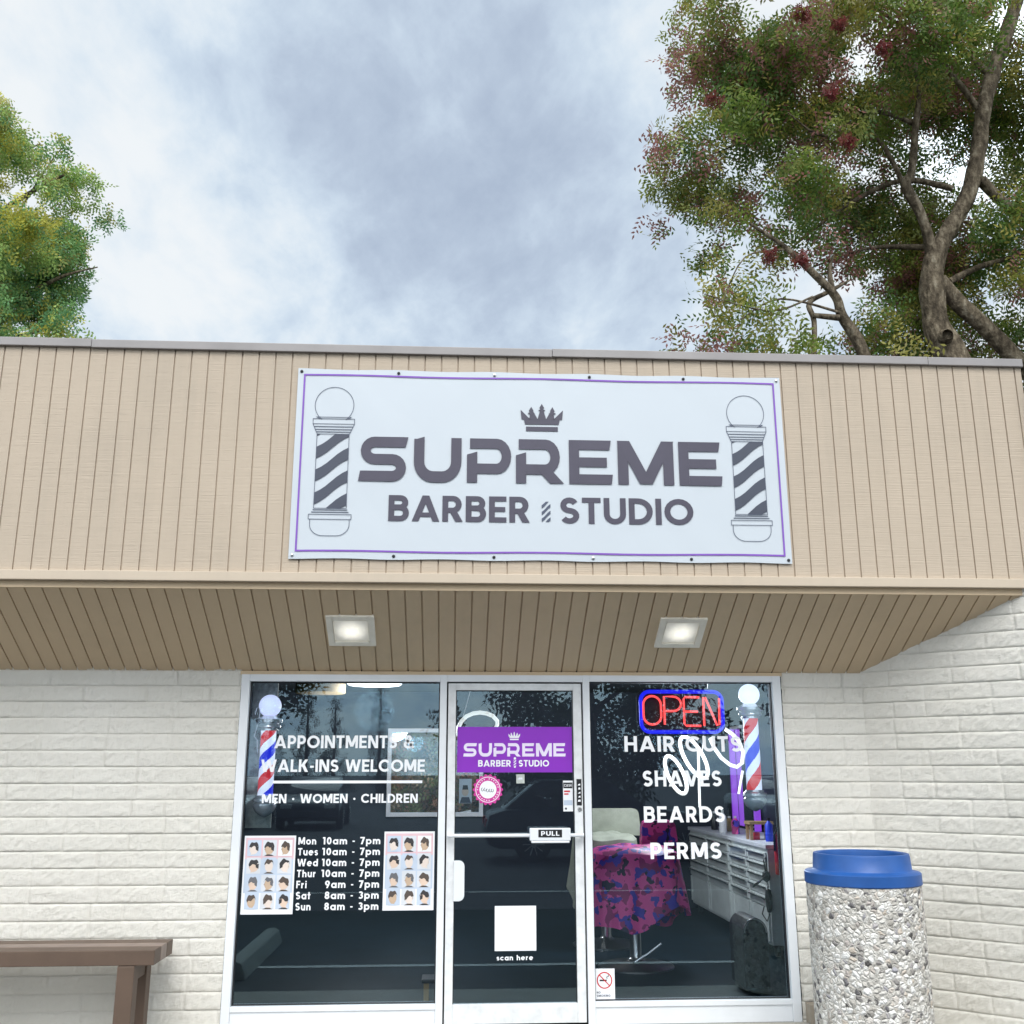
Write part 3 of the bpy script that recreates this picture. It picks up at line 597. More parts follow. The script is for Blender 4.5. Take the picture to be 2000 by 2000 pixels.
def pole_art(cx, xl0, xl1, zt, zbm):
    m_ = MB(); lw = .0035
    wd = xl1 - xl0; r = .119; gc = zt + .188
    ring2(m_, arc(cx, gc, r, r, -52, 232, 40), lw, PY, 0, False)
    for z0, z1, hw in ((zt + .066, zt + .099, .127),): ring2(m_, [(cx - hw, z0), (cx + hw, z0), (cx + hw, z1), (cx - hw, z1)], lw, PY)
    ring2(m_, [(cx - .085, zt + .099), (cx - .105, zt + .110), (cx + .105, zt + .110), (cx + .085, zt + .099)], .005, PY - .0003, 0, False)
    for k, hw in ((0.048, .118), (.030, .112), (.014, .104)): ring2(m_, [(cx - hw, zt + k), (cx + hw, zt + k)], .005, PY, 0, False)
    ring2(m_, [(cx - .127, zt + .066), (cx - .112, zt + .03), (cx - wd / 2, zt)], lw, PY - .0003, 0, False); ring2(m_, [(cx + .127, zt + .066), (cx + .112, zt + .03), (cx + wd / 2, zt)], lw, PY - .0003, 0, False)
    stripes(m_, xl0, zbm, xl1, zt, .1455, .52, .143, PY, 1, .022)
    ring2(m_, [(xl0, zbm), (xl1, zbm), (xl1, zt), (xl0, zt)], lw, PY - .0004)
    for k, hw in ((-.010, .104), (-.024, .112)): ring2(m_, [(cx - hw, zbm + k), (cx + hw, zbm + k)], .005, PY, 0, False)
    ring2(m_, [(cx - .128, zbm - .068), (cx + .128, zbm - .068), (cx + .128, zbm - .038), (cx - .128, zbm - .038)], lw, PY)
    ring2(m_, [(cx - .118, zbm - .068)] + arc(cx - .04, zbm - .10, .078, .07, 180, 270, 8) + arc(cx + .04, zbm - .10, .078, .07, 270, 360, 8) + [(cx + .118, zbm - .068)], lw, PY, 0, False)
    m_.build('pole_emblem', ['dkline', 'slate'], t)
pole_art(-.758, -.857, -.661, 3.512, 3.040); pole_art(1.825, 1.727, 1.926, 3.508, 3.035)
lg = MB(); logo(lg, -.604, 1.664, 3.2145, .284, PY - .002, 1)
lg.build('lettering', ['slate', 'plum'], t); 
bt = MB(); text(bt, 'BARBER', -.407, 2.966, .162, PY, .858, .10); bt.build('lettering', 'plum', t)
bt = MB(); text(bt, 'STUDIO', .636, 2.963, .165, PY, .827, .10); bt.build('lettering', 'plum', t)
bt = MB(); crown(bt, .531, 3.553, .277, .184, PY); bt.build('crown_emblem', 'plum', t)
bt = MB(); stripes(bt, .525, 2.972, .579, 3.099, .042, .5, .05, PY, 0); bt.build('pole_emblem', 'dkline', t)
for i in range(6):
    for z in (Z0 + .022, Z1 - .022):
        x = X0 + .022 + (X1 - X0 - .044) * i / 5
        MB().lathe([(0, -.004), (.005, -.004), (.009, -.002), (.010, .002)], (x, PY, z), 12, axis='y').build('grommet', 'gasket' if (i + (z > 3)) % 3 else 'steel', t, smooth=True)

# ================================================================== vinyl lettering on the glass
GY, DY = .0285, .0185
def letter_thing(lab, loc, lines, y):
    t = thing('window_lettering', loc, lab, 'lettering', 'white vinyl lettering on the glass')
    for s, x, z, h, wd, gp in lines:
        words(s, x, z, h, y, wd, gp, 'white', t)
    return t
t = letter_thing('white lettering inviting appointments and walk-ins across the left window', (-.7, GY, 1.43), [('APPOINTMENTS &', -1.144, 1.645, .080, .893, .11), ('WALK-INS WELCOME', -1.222, 1.497, .077, 1.045, .11)], GY)
MB().box(-1.142, GY - .001, 1.426, -.192, GY, 1.443).build('rule_line', 'white', t)
letter_thing('white lettering naming men, women and children below the rule line', (-.7, GY, 1.30), [('MEN . WOMEN . CHILDREN', -1.204, 1.305, .056, .985, .11)], GY)
hrs = [('Mon', '10am - 7pm'), ('Tues', '10am - 7pm'), ('Wed', '10am - 7pm'), ('Thur', '10am - 7pm'), ('Fri', '9am - 7pm'), ('Sat', '8am - 3pm'), ('Sun', '8am - 3pm')]
t = thing('window_lettering', (-.7, GY, .66), 'white lettering listing daily opening hours between two posters', 'lettering', 'white vinyl lettering on the glass')
for i, (a, b) in enumerate(hrs):
    z = 1.054 - .0648 * i; mb = MB(); h = .044; wk = .057
    words(a, -.962, z, h, GY, tw(a, .16) * .0425, .16, 'white', t); wd = tw(b, .17) * .0478; words(b, -.449 - wd, z, h, GY, wd, .17, 'white', t)
for s, x, z, x1 in (('HAIR CUTS', 1.124, 1.622, 1.902), ('SHAVES', 1.237, 1.402, 1.757), ('BEARDS', 1.238, 1.178, 1.767), ('PERMS', 1.273, .954, 1.733)):
    lab = {'HAIR CUTS': 'white lettering offering haircuts just under the neon sign', 'SHAVES': 'white lettering offering shaves on the right window', 'BEARDS': 'white lettering offering beards on the right window', 'PERMS': 'white lettering offering perms, lowest line on the right window'}[s]
    letter_thing(lab, (x, GY, z), [(s, x, z, .100, x1 - x, .15)], GY)
letter_thing('tiny white scan here lettering low on the door glass', (.4, DY, .36), [('scan here', .288, .366, .030, .226, .16)], DY)

# ================================================================== stickers, signs and posters
t = thing('door_sign', (.40, DY, 1.49), 'purple sign with white crown and shop name on the door glass', 'sign')
MB().box(.030, DY - .002, 1.492, .777, DY, 1.780).build('sign_sheet', 'purple', t)
y = DY - .0025
mb = MB(); logo(mb, .067, .737, 1.592, .084, y); mb.build('lettering', 'lilac', t)
mb = MB(); text(mb, 'BARBER', .166, 1.5285, .041, y, .212, .12); mb.build('lettering', 'white', t)
mb = MB(); text(mb, 'STUDIO', .428, 1.5285, .041, y, .198, .12); mb.build('lettering', 'white', t)
mb = MB(); crown(mb, .400, 1.696, .080, .054, y); mb.build('crown_emblem', 'white', t)
mb = MB(); stripes(mb, .396, 1.534, .412, 1.571, .016, .5, .012, y); mb.flat(arc(.404, 1.580, .008, .008, 0, 330, 11), y); mb.flat(arc(.404, 1.527, .007, .006, 0, 330, 11), y); mb.build('pole_emblem', 'white', t)

t = thing('round_sticker', (.23, DY, 1.29), 'round scalloped magenta sticker under the purple door sign', 'sticker')
mb = MB(); mb.flat([((.230 + (.092 + .006 * math.cos(18 * a)) * math.cos(a)), 1.385 + (.092 + .006 * math.cos(18 * a)) * math.sin(a)) for a in [2 * math.pi * i / 108 for i in range(108)]], DY - .0005); mb.build('scalloped_ring', 'magenta', t)
mb = MB(); ring2(mb, arc(.23, 1.385, .078, .078, 0, 351, 39), .004, DY - .001); mb.flat(arc(.23, 1.385, .055, .055, 0, 350, 35), DY - .001)
for i in range(26):
    a = i / 26 * 2 * math.pi; p = (.23 + .067 * math.cos(a), 1.385 + .067 * math.sin(a))
    if i % 7: mb.flat(arc(p[0], p[1], .004, .004, 0, 300, 5), DY - .001)
mb.build('white_centre', 'white', t)
mb = MB()
for x0 in (.195, .212, .228, .245, .258): ring2(mb, arc(x0, 1.386 - .006 * (x0 > .22), .007, .010, 30 + x0 * 300, 300 + x0 * 400, 8), .003, DY - .0015, 0, False)
mb.build('script_marks', 'slate', t)
t = thing('card_sticker', (.747, DY, 1.249), 'tall narrow payment sticker at the right edge of the door glass', 'sticker')
mb = MB().flat([(.715, 1.249), (.778, 1.249), (.778, 1.440), (.715, 1.440)], DY - .0005); mb.flat([(.717, 1.392), (.776, 1.392), (.776, 1.428), (.717, 1.428)], DY - .001, 1); mb.flat([(.722, 1.368), (.760, 1.368), (.760, 1.378), (.722, 1.378)], DY - .001, 2)
mb.flat([(.722, 1.352), (.750, 1.352), (.750, 1.361), (.722, 1.361)], DY - .001, 2); mb.flat([(.718, 1.287), (.775, 1.287), (.775, 1.318), (.718, 1.318)], DY - .001, 3); mb.flat(arc(.732, 1.266, .007, .007, 0, 320, 9), DY - .001, 1); text(mb, 'CASH', .722, 1.402, .017, DY - .0015, .048, .15, 0)
mb.build('printed_card', ['paper', 'blackp', 'red', 'bluecell'], t)
t = thing('square_sticker', (.44, DY, 1.42), 'small square grey sticker under the purple door sign', 'sticker')
mb = MB().flat([(.413, 1.423), (.466, 1.423), (.466, 1.480), (.413, 1.480)], DY - .0005); mb.flat([(.424, 1.447), (.455, 1.447), (.450, 1.460), (.428, 1.460)], DY - .001, 1); mb.build('printed_card', ['greypanel', 'cell'], t)
t = thing('blank_sticker', (.405, DY, .419), 'plain white square sticker low on the door glass', 'sticker')
MB().box(.276, DY - .001, .420, .535, DY, .682).build('printed_card', 'paper', t)
t = thing('no_smoking_sign', (.955, GY, .134), 'white no smoking sticker at the foot of the right window', 'sign')
MB().box(.897, GY - .0015, .135, 1.022, GY, .310).build('sign_sheet', 'paper', t)
mb = MB(); ring2(mb, arc(.958, .243, .045, .045, 0, 350, 35), .007, GY - .002); ring2(mb, [(.927, .274), (.989, .212)], .006, GY - .0024, 0, False); mb.build('red_circle', 'red', t)
mb = MB().flat([(.928, .238), (.972, .238), (.972, .247), (.928, .247)], GY - .0018); ring2(mb, [(.975, .25), (.972, .262), (.984, .266), (.980, .276)], .004, GY - .0018, 0, False); mb.build('cigarette', 'blackp', t)
mb = MB(); text(mb, 'NO', .908, .168, .012, GY - .002, .024, .15); text(mb, 'SMOKING', .908, .149, .013, GY - .002, .085, .15); mb.build('lettering', 'slate', t)
mb = None
t = thing('flyer', (.087, .06, 1.30), 'small portrait flyer half hidden behind the round magenta sticker', 'flyer')
mb = MB().box(.045, .05, 1.300, .127, .052, 1.452); mb.flat(arc(.085, 1.372, .022, .028, 0, 340, 17), .0495, 1); mb.flat([(.05, 1.302), (.122, 1.302), (.11, 1.338), (.062, 1.338)], .0495, 2); mb.flat([(.066, 1.385), (.104, 1.385), (.10, 1.412), (.07, 1.412)], .0490, 3); mb.build('printed_card', ['cell', 'skin', 'slate', 'hair'], t)

def poster(x0, z0, x1, z1, sk, lab, seed):
    t = thing('hairstyle_poster', ((x0 + x1) / 2, GY, z0), lab, 'poster', 'hairstyle posters on the glass')
    cx = lambda a, b: (x0 + (x1 - x0) * a + sk * (1 - b), z0 + (z1 - z0) * b)
    def poly(pts, mb, y, mi=0): mb.flat([cx(a, b) for a, b in pts], y, mi)
    mb = MB(); c = [cx(0, 0), cx(1, 0), cx(1, 1), cx(0, 1)]; mb.prism(c, GY - .002, GY)
    poly([(.03, .70), (.97, .70), (.97, .975), (.03, .975)], mb, GY - .0023, 1); poly([(.03, .27), (.97, .27), (.97, .70), (.03, .70)], mb, GY - .0023, 2); mb.build('poster_sheet', ['paper', 'pinkcell', 'bluecell'], t)
    g = random.Random(seed)
    for r in range(4):
        for k in range(3):
            a0, b1 = .065 + .30 * k, .945 - .225 * r; a1, b0 = a0 + .27, b1 - .205; aw, bh = a1 - a0, b1 - b0
            mb = MB(); poly([(a0, b0), (a1, b0), (a1, b1), (a0, b1)], mb, GY - .0026, 0)
            hx = a0 + aw * (.5 + g.uniform(-.06, .06)); hz = b0 + bh * .46; rx, rz = aw * g.uniform(.27, .33), bh * g.uniform(.33, .38); tn = g.uniform(-.12, .12); hv = g.uniform(-.18, .22); side = g.choice([-1, 0, 1])
            poly([(hx - aw * .12 + side * .03, b0 + bh * .02), (hx + aw * .14 + side * .03, b0 + bh * .02), (hx + aw * .1, hz), (hx - aw * .1, hz)], mb, GY - .0028, 1)
            poly([(hx + rx * math.cos(q) * (1 + .12 * side * math.sin(q)), hz + rz * math.sin(q)) for q in [2 * math.pi * i / 20 for i in range(20)]], mb, GY - .0030, 1)
            if side: poly([(hx + side * rx * .9, hz + rz * .12), (hx + side * rx * 1.22, hz - rz * .18), (hx + side * rx * .85, hz - rz * .25)], mb, GY - .0030, 1)
            top = [(hx + rx * 1.16 * math.cos(q), hz + rz * .22 + rz * .98 * math.sin(q) * (1 + .14 * math.sin(5 * q + seed + k))) for q in [math.pi * i / 14 for i in range(15)]]
            low = [(hx - rx * 1.0 + 2.0 * rx * i / 6, hz + rz * (.30 + hv + .16 * math.sin(i * 1.7 + r + seed + k * 2) + tn * (i - 3))) for i in range(7)]
            poly(top + low, mb, GY - .0033, 2)
            if side: poly([(hx - side * rx * 1.1, hz + rz * .4), (hx - side * rx * 1.05, hz - rz * .45), (hx - side * rx * .45, hz - rz * .2), (hx - side * rx * .35, hz + rz * .4)], mb, GY - .0036, 2)
            poly([(hx - aw * .36, b0), (hx - aw * .1, b0 + bh * .10), (hx + aw * .16, b0 + bh * .09), (hx + aw * .36, b0)], mb, GY - .0038, 2 if g.random() < .6 else 0)
            mb.build('portrait', [g.choice(['cell', 'cell', 'paper', 'bluecell']), g.choice(['skin', 'skin', 'skin2', 'skin3']), g.choice(['hair', 'hair', 'hair2', 'hair3'])], t)
poster(-1.296, .644, -.977, 1.108, 0.0, 'hairstyle poster of twelve heads beside the left window jamb', 3)
poster(-.4235, .660, -.1065, 1.1295, 0.0, 'hairstyle poster of twelve heads right of the opening hours, beside the door', 3)

# ================================================================== neon sign
t = thing('neon_open_sign', (1.52, .12, 1.74), 'lit neon sign reading open in red inside a blue outline', 'neon sign')
def rrect(x0, z0, x1, z1, r, y, n=6):
    p = []
    for cx_, cz_, a in ((x1 - r, z1 - r, 0), (x0 + r, z1 - r, 90), (x0 + r, z0 + r, 180), (x1 - r, z0 + r, 270)): p += [(x, y, z) for x, z in arc(cx_, cz_, r, r, a, a + 90, n)]
    return p
MB().tube(rrect(1.258, 1.752, 1.812, 2.018, .06, .125), .013, 8, closed=True).build('outline_tube', 'neonblue', t, smooth=True)
MB().prism([(x, z) for x, _, z in rrect(1.235, 1.730, 1.835, 2.042, .07, 0)], .150, .165).build('backing_panel', 'gasket', t)
ny = .115
for pts, cl in (([(x, ny, z) for x, z in arc(1.333, 1.930, .060, .058, 0, 180, 10) + arc(1.333, 1.858, .060, .058, 180, 360, 10)], True),
                ([(1.415, ny, 1.800), (1.415, ny, 1.985), (1.475, ny, 1.985)] + [(x, ny, z) for x, z in arc(1.475, 1.937, .055, .048, 90, -90, 8)] + [(1.425, ny, 1.889)], False),
                ([(1.655, ny, 1.980), (1.560, ny, 1.982), (1.548, ny, 1.97), (1.548, ny, 1.805), (1.56, ny, 1.793), (1.66, ny, 1.792)], False), ([(1.556, ny, 1.886), (1.642, ny, 1.885)], False),
                ([(1.682, ny, 1.792), (1.682, ny, 1.980), (1.695, ny, 1.980), (1.770, ny, 1.794), (1.785, ny, 1.800), (1.790, ny, 1.975)], False)):
    MB().tube(pts, .0075, 8, closed=cl).build('letter_tube', 'neonred', t, smooth=True)

# ================================================================== barber poles
def barber_pole(x, y, zg, zt, zbm, r, rg, globe, lab, ph, dim, per):
    t = thing('barber_pole', (x, y, zbm - .14), lab, 'barber pole', 'striped barber poles in the windows')
    MB().lathe([(rg * math.sin(a) + 1e-5, -rg * math.cos(a)) for a in [math.pi * i / 16 for i in range(17)]], (x, y, zg), 28).build('globe', globe, t, smooth=True)
    a = zg - rg * .9
    MB().lathe([(r * .9, a), (r * 1.25, a - .01), (r * 1.7, a - .022), (r * 1.75, a - .04), (r * 1.35, a - .05), (r * 1.5, a - .058), (r * 1.55, a - .072), (r * 1.15, a - .082), (r * 1.2, zt), (r * .9, zt)], (x, y, 0), 28).build('top_cap', 'chrome', t, smooth=True)
    MB().lathe([(r * .9, zbm), (r * 1.25, zbm), (r * 1.3, zbm - .012), (r * 1.55, zbm - .02), (r * 1.6, zbm - .036), (r * 1.2, zbm - .045), (r * 1.45, zbm - .055), (r * 1.5, zbm - .075), (r * 1.25, zbm - .10), (r * .8, zbm - .12), (r * .25, zbm - .135), (.001, zbm - .138)], (x, y, 0), 28).build('bottom_cap', 'chrome', t, smooth=True)
    V = []; F = []; MI = []; ns, nz_ = 64, 150
    for j in range(nz_ + 1):
        for i in range(ns): q = 2 * math.pi * i / ns; V.append((x + r * math.cos(q), y + r * math.sin(q), zbm + (zt - zbm) * j / nz_))
    for j in range(nz_):
        for i in range(ns):
            u = ((j + .5) / nz_ * (zt - zbm) - (i + .5) / ns * per + ph) / per % 1.0
            F.append((j * ns + i, j * ns + (i + 1) % ns, (j + 1) * ns + (i + 1) % ns, (j + 1) * ns + i)); MI.append(1 if u < .28 else 2 if .5 <= u < .78 else 0)
    mb = MB(); mb.v = V; mb.f = F; mb.m = MI; mb.build('striped_cylinder', ['pole_w', 'pole_r', 'pole_b'], t, smooth=False)
    for z0, z1 in ((zt + .015, zt + .06), (zbm - .06, zbm - .02)): MB().box(x - .03, y + r, z0, x + .03, y + .12, z1).build('wall_bracket', 'chrome', t)
    return t
barber_pole(-1.203, .13, 1.918, 1.758, 1.352, .049, .073, 'globe2', 'red white and blue barber pole with chrome caps in the left window', .13, True, .27)
barber_pole(2.010, .16, 2.003, 1.842, 1.377, .050, .071, 'globe', 'lit red white and blue barber pole beside the neon sign', .26, False, .37)
t = thing('power_cord', (-1.29, .1, 1.60), 'thin white cord looped beside the left barber pole', 'cord')
MB().tube([(-1.292, .10, 1.86), (-1.285, .1, 1.90), (-1.272, .1, 1.908), (-1.262, .1, 1.895), (-1.262, .1, 1.86), (-1.272, .1, 1.80), (-1.29, .1, 1.72), (-1.27, .1, 1.70), (-1.262, .1, 1.62)], .004, 6).build('cable', 'white', t, smooth=True)
t = tag(MB().box(-1.345, .262, 1.143, -1.182, .30, 2.09).build('wall_panel', 'greypanel'), 'narrow grey panel hanging behind the left barber pole', 'panel')

# ================================================================== inside the shop
mx0, mx1, mz0, mz1, fw = -.70, .31, 1.045, 1.935, .045
rw = MB().box(mx0 - fw, 5.30, mz0 - fw, mx0, 5.40, mz1 + fw).box(mx1, 5.30, mz0 - fw, mx1 + fw, 5.40, mz1 + fw).box(mx0, 5.302, mz1, mx1, 5.40, mz1 + fw).box(mx0, 5.302, mz0 - fw, mx1, 5.40, mz0).build('window', 'white', B, bevel=.004)
MB().box(mx0 + .001, 5.36, mz0 + .001, mx1 - .001, 5.364, mz1 - .001).build('pane', 'glass', rw)
def pendant(lab, loops, rods, loc, canopy, e=0):
    t = thing('pendant_lamp', loc, lab, 'pendant lamp', 'looped pendant lamps')
    for l in loops: MB().tube(l, .018, 8, closed=False).build('light_tube', 'led', t, smooth=True)
    for a in rods: MB().tube(a, .012, 8).build('rod', 'led', t, smooth=True)
    MB().lathe([(.001, 0), (.05, 0), (.06, -.02), (.03, -.05), (.012, -.06)], canopy, 16).tube([(canopy[0], canopy[1], canopy[2] - .02), loops[0][0]], .003, 5).build('canopy', 'white', t, smooth=True)
def ell(cx, cz, rx, rz, rot, y, tilt, n=28, a0=0, a1=360):
    o = []
    for i in range(n + 1):
        a = R(a0 + (a1 - a0) * i / n); u, v = rx * math.cos(a), rz * math.sin(a); c, s_ = math.cos(R(rot)), math.sin(R(rot))
        o.append((cx + u * c - v * s_, y + tilt * math.sin(a), cz + u * s_ + v * c))
    return o
pendant('white looped led pendant hanging behind the shaves lettering', [ell(2.275, 1.625, .085, .205, 22, 3.0, .10), ell(2.095, 1.465, .072, .178, 18, 3.0, .08), [(2.44, 3, 1.80), (2.48, 3.02, 1.71), (2.55, 3.05, 1.62), (2.63, 3.05, 1.555), (2.69, 3.03, 1.535), (2.735, 3, 1.57), (2.745, 2.98, 1.67), (2.70, 2.96, 1.78), (2.64, 2.95, 1.84), (2.57, 2.95, 1.885)]],
        [[(2.32, 3, 1.69), (2.31, 3, 1.17)], [(2.735, 3, 1.50), (2.685, 3, 1.29)]], (2.4, 3, 1.17), (2.45, 3, 2.40))
pl_ = bpy.data.lights.new('lamp_light', 'POINT'); pl_.energy = 62; pl_.shadow_soft_size = .25; pl_.color = (.93, .97, 1); po_ = bpy.data.objects.new('lamp_light', pl_); col.objects.link(po_); po_.parent = bpy.data.objects['pendant_lamp']; po_.location = (-.45, -.55, .75)
pendant('white curved led pendant showing above the purple door sign', [[(.045, 2.5, 1.80), (.05, 2.5, 1.88), (.075, 2.5, 1.93), (.12, 2.5, 1.975), (.18, 2.5, 2.0), (.24, 2.5, 2.008), (.30, 2.5, 2.0), (.355, 2.5, 1.978), (.395, 2.5, 1.935), (.395, 2.5, 1.90), (.37, 2.5, 1.86), (.30, 2.5, 1.80), (.20, 2.5, 1.77), (.1, 2.5, 1.77), (.05, 2.5, 1.80)]], [], (.2, 2.5, 1.77), (.2, 2.5, 2.40))
t = thing('ceiling_lamp', (-.78, 3.5, 2.33), 'round white led ceiling lamp seen through the left window', 'ceiling lamp')
MB().lathe([(.001, 2.325), (.255, 2.327), (.27, 2.34), (.27, 2.36), (.26, 2.37)], (-.78, 3.5, 0), 40).build('diffuser', 'panel', t, smooth=True)
MB().lathe([(.26, 2.37), (.22, 2.39), (.02, 2.40)], (-.78, 3.5, 0), 24).build('housing', 'white', t, smooth=True)
gl_ = bpy.data.lights.new('lamp_light', 'POINT'); gl_.shadow_soft_size = .2; gl_.energy = 40; gl_.color = (.95, .98, 1); go_ = bpy.data.objects.new('lamp_light', gl_); col.objects.link(go_); go_.parent = t; go_.location = (0, 0, -.25)
t = thing('ceiling_lamp', (-1.31, 3.5, 2.25), 'brown drum ceiling lamp over the left window', 'ceiling lamp')
MB().lathe([(.001, 2.245), (.235, 2.245), (.245, 2.25), (.245, 2.335), (.235, 2.34), (.001, 2.34)], (-1.31, 3.5, 0), 32).build('drum_shade', 'tan', t, smooth=True)
MB().tube([(-1.31, 3.5, 2.34), (-1.31, 3.5, 2.40)], .01, 6).build('rod', 'blackp', t)
t = thing('wooden_stool', (-.14, .42, 0), 'brown wooden stool standing behind the left window by the door', 'stool')
for a in (-.15, -.03):
    for b in (.36, .48): MB().box(a - .016, b - .016, 0, a + .016, b + .016, .18).build('leg', 'tan', t)
MB().box(-.18, .33, .18, 0.0, .51, .205).build('seat', 'blackp', t, bevel=.006)
# --- cabinets along the right wall
def cabinet(y0, y1, lab, x=2.66, zt=.86):
    t = thing('tool_cabinet', (x + .25, (y0 + y1) / 2, 0), lab, 'cabinet', 'white drawer cabinets along the wall')
    MB().box(x, y0, .10, x + .5, y1, zt).build('carcass', 'cab', t, bevel=.006)
    MB().box(x - .02, y0 - .02, zt + .001, x + .5, y1 + .02, zt + .035).build('worktop', 'cell', t, bevel=.004)
    w_ = (y1 - y0) / 2
    for c in range(2):
        a, b = y0 + w_ * c + .02, y0 + w_ * (c + 1) - .02
        for k in range(5):
            z1 = zt - .03 - k * .088
            dr = MB().box(x - .016, a, z1 - .078, x - .001, b, z1).build('drawer', 'cab', t, bevel=.003)
            MB().box(x - .036, a + .03, z1 - .026, x - .0165, b - .03, z1 - .012).build('handle', 'steel', dr)
        do = MB().box(x - .012, a, .13, x - .001, b, .385).box(x - .018, a, .13, x - .0125, a + .05, .385).box(x - .018, b - .05, .13, x - .0125, b, .385).build('door', 'cab', t)
    for yy in (y0 + .08, y1 - .08):
        for xx in (x + .06, x + .44): MB().lathe([(.001, -.015), (.045, -.015), (.045, .015), (.001, .015)], (xx, yy, .046), 16, axis='x').box(xx - .02, yy - .02, .07, xx + .02, yy + .02, .10).build('caster', 'blackp', t)
cabinet(2.12, 3.28, 'white drawer cabinet nearest the right window')
cabinet(3.34, 5.0, 'white drawer cabinet farther back along the right wall')
t = thing('station_mirror', (3.15, 4.4, .9), 'tall mirror with violet light strips above the farther cabinet', 'mirror')
MB().box(3.16, 4.0, .92, 3.18, 4.75, 1.95).build('mirror_glass', 'mirror', t)
for yy in (3.96, 4.79): MB().box(3.10, yy - .022, .90, 3.16, yy + .022, 1.95).build('light_strip', 'uv', t)
MB().box(3.12, 3.94, 1.952, 3.18, 4.81, 1.98).build('frame', 'white', t)
t = thing('station_mirror', (3.15, 3.0, .9), 'tall mirror with violet light strip above the nearer cabinet', 'mirror')
MB().box(3.16, 2.55, .92, 3.18, 3.2, 1.95).build('mirror_glass', 'mirror', t)
MB().box(3.10, 2.50, .90, 3.16, 2.54, 1.95).build('light_strip', 'uv', t); MB().box(3.12, 2.50, 1.952, 3.18, 3.22, 1.98).build('frame', 'white', t)
t = thing('wooden_stand', (2.78, 2.75, .895), 'small wooden stand on the nearer cabinet worktop', 'stand')
MB().box(2.68, 2.68, 1.03, 2.90, 2.86, 1.055).build('top', 'tan', t)
for a in (2.70, 2.87):
    for b in (2.70, 2.83): MB().box(a - .012, b - .012, .896, a + .012, b + .012, 1.03).build('leg', 'tan', t)
for k, (x, yy, h, mm, lab) in enumerate(((2.80, 2.50, .20, 'blue', 'tall blue spray bottle on the nearer cabinet worktop'), (2.87, 2.42, .15, 'cab', 'short white bottle beside the blue bottles'), (2.84, 2.32, .17, 'blue', 'shorter blue bottle nearest the window end of the worktop'))):
    t = thing('bottle', (x, yy, .896), lab, 'bottle', 'bottles on the cabinet worktop')
    MB().lathe([(.001, .896), (.032, .896), (.034, .91), (.034, .896 + h * .7), (.014, .896 + h * .84), (.012, .896 + h * .88)], (x, yy, 0), 16).build('body', mm, t, smooth=True)
    MB().lathe([(.013, .896 + h * .88), (.014, .896 + h), (.001, .896 + h)], (x, yy, 0), 12).build('cap', 'blackp', t, smooth=True)
for k, (x, yy, h, mm, lab) in enumerate(((2.80, 3.60, .17, 'camo', 'patterned pink bottle on the farther cabinet worktop'), (2.74, 3.85, .22, 'paper', 'tall white bottle on the farther cabinet worktop'), (2.86, 4.05, .15, 'tan', 'amber bottle on the farther cabinet worktop'), (2.78, 4.35, .19, 'blackp', 'black bottle at the back of the farther cabinet worktop'))):
    t = thing('bottle', (x, yy, .896), lab, 'bottle', 'bottles on the cabinet worktop')
    MB().lathe([(.001, .896), (.036, .896), (.038, .91), (.038, .896 + h * .7), (.016, .896 + h * .84), (.013, .896 + h * .88)], (x, yy, 0), 16).build('body', mm, t, smooth=True)
    MB().lathe([(.014, .896 + h * .88), (.015, .896 + h), (.001, .896 + h)], (x, yy, 0), 12).build('cap', 'cab', t, smooth=True)
t = thing('red_tin', (2.72, 2.62, .896), 'small red tin under the wooden stand', 'tin')
MB().lathe([(.001, .896), (.04, .896), (.042, .90), (.042, .955), (.04, .96), (.001, .96)], (2.75, 2.76, 0), 18).build('tin', 'red', t, smooth=True)
t = thing('fire_extinguisher', (2.74, 2.02, .66), 'red fire extinguisher on the end of the nearer cabinet', 'extinguisher')
MB().lathe([(.001, .66), (.040, .66), (.046, .67), (.046, .95), (.036, .985), (.016, 1.0), (.014, 1.02)], (2.745, 2.05, 0), 20).build('cylinder', 'red', t, smooth=True)
MB().box(2.72, 2.03, 1.02, 2.79, 2.07, 1.045).tube([(2.73, 2.04, 1.02), (2.70, 2.03, .98), (2.695, 2.03, .85)], .008, 6).build('valve', 'blackp', t)
t = thing('hair_clipper', (2.63, 2.08, .52), 'black clipper with looped cord hanging on the cabinet end', 'clipper')
MB().lathe([(.001, .36), (.018, .37), (.026, .42), (.03, .50), (.022, .54), (.001, .55)], (2.63, 2.06, 0), 14).lathe([(.001, .60), (.03, .62), (.034, .65), (.03, .68), (.001, .70)], (2.62, 2.06, 0), 14).build('body', 'blackp', t, smooth=True)
MB().tube([(2.62, 2.05, .69), (2.62, 2.04, .80), (2.60, 2.04, .78), (2.61, 2.03, .66), (2.54, 2.02, .60), (2.49, 2.02, .57), (2.50, 2.02, .585), (2.60, 2.04, .64)], .006, 6).tube([(2.63, 2.05, .36), (2.60, 2.04, .30), (2.56, 2.03, .36), (2.58, 2.03, .42)], .005, 6).build('cord', 'blackp', t, smooth=True)
t = thing('waste_bin', (2.14, .95, 0), 'black dome-topped waste bin just inside the right window', 'bin')
pf = [(2.05, .03), (2.225, .03), (2.225, .40)] + arc(2.1375, .40, .0875, .095, 0, 180, 12) + [(2.05, .40)]
MB().prism(pf, .78, 1.15).build('bin_body', 'blackp', t, bevel=.008)
ring = [(x, .774, z) for x, z in arc(2.1375, .40, .078, .086, 0, 180, 12)]
MB().tube(ring, .004, 6).build('trim_ring', 'steel', t, smooth=True)
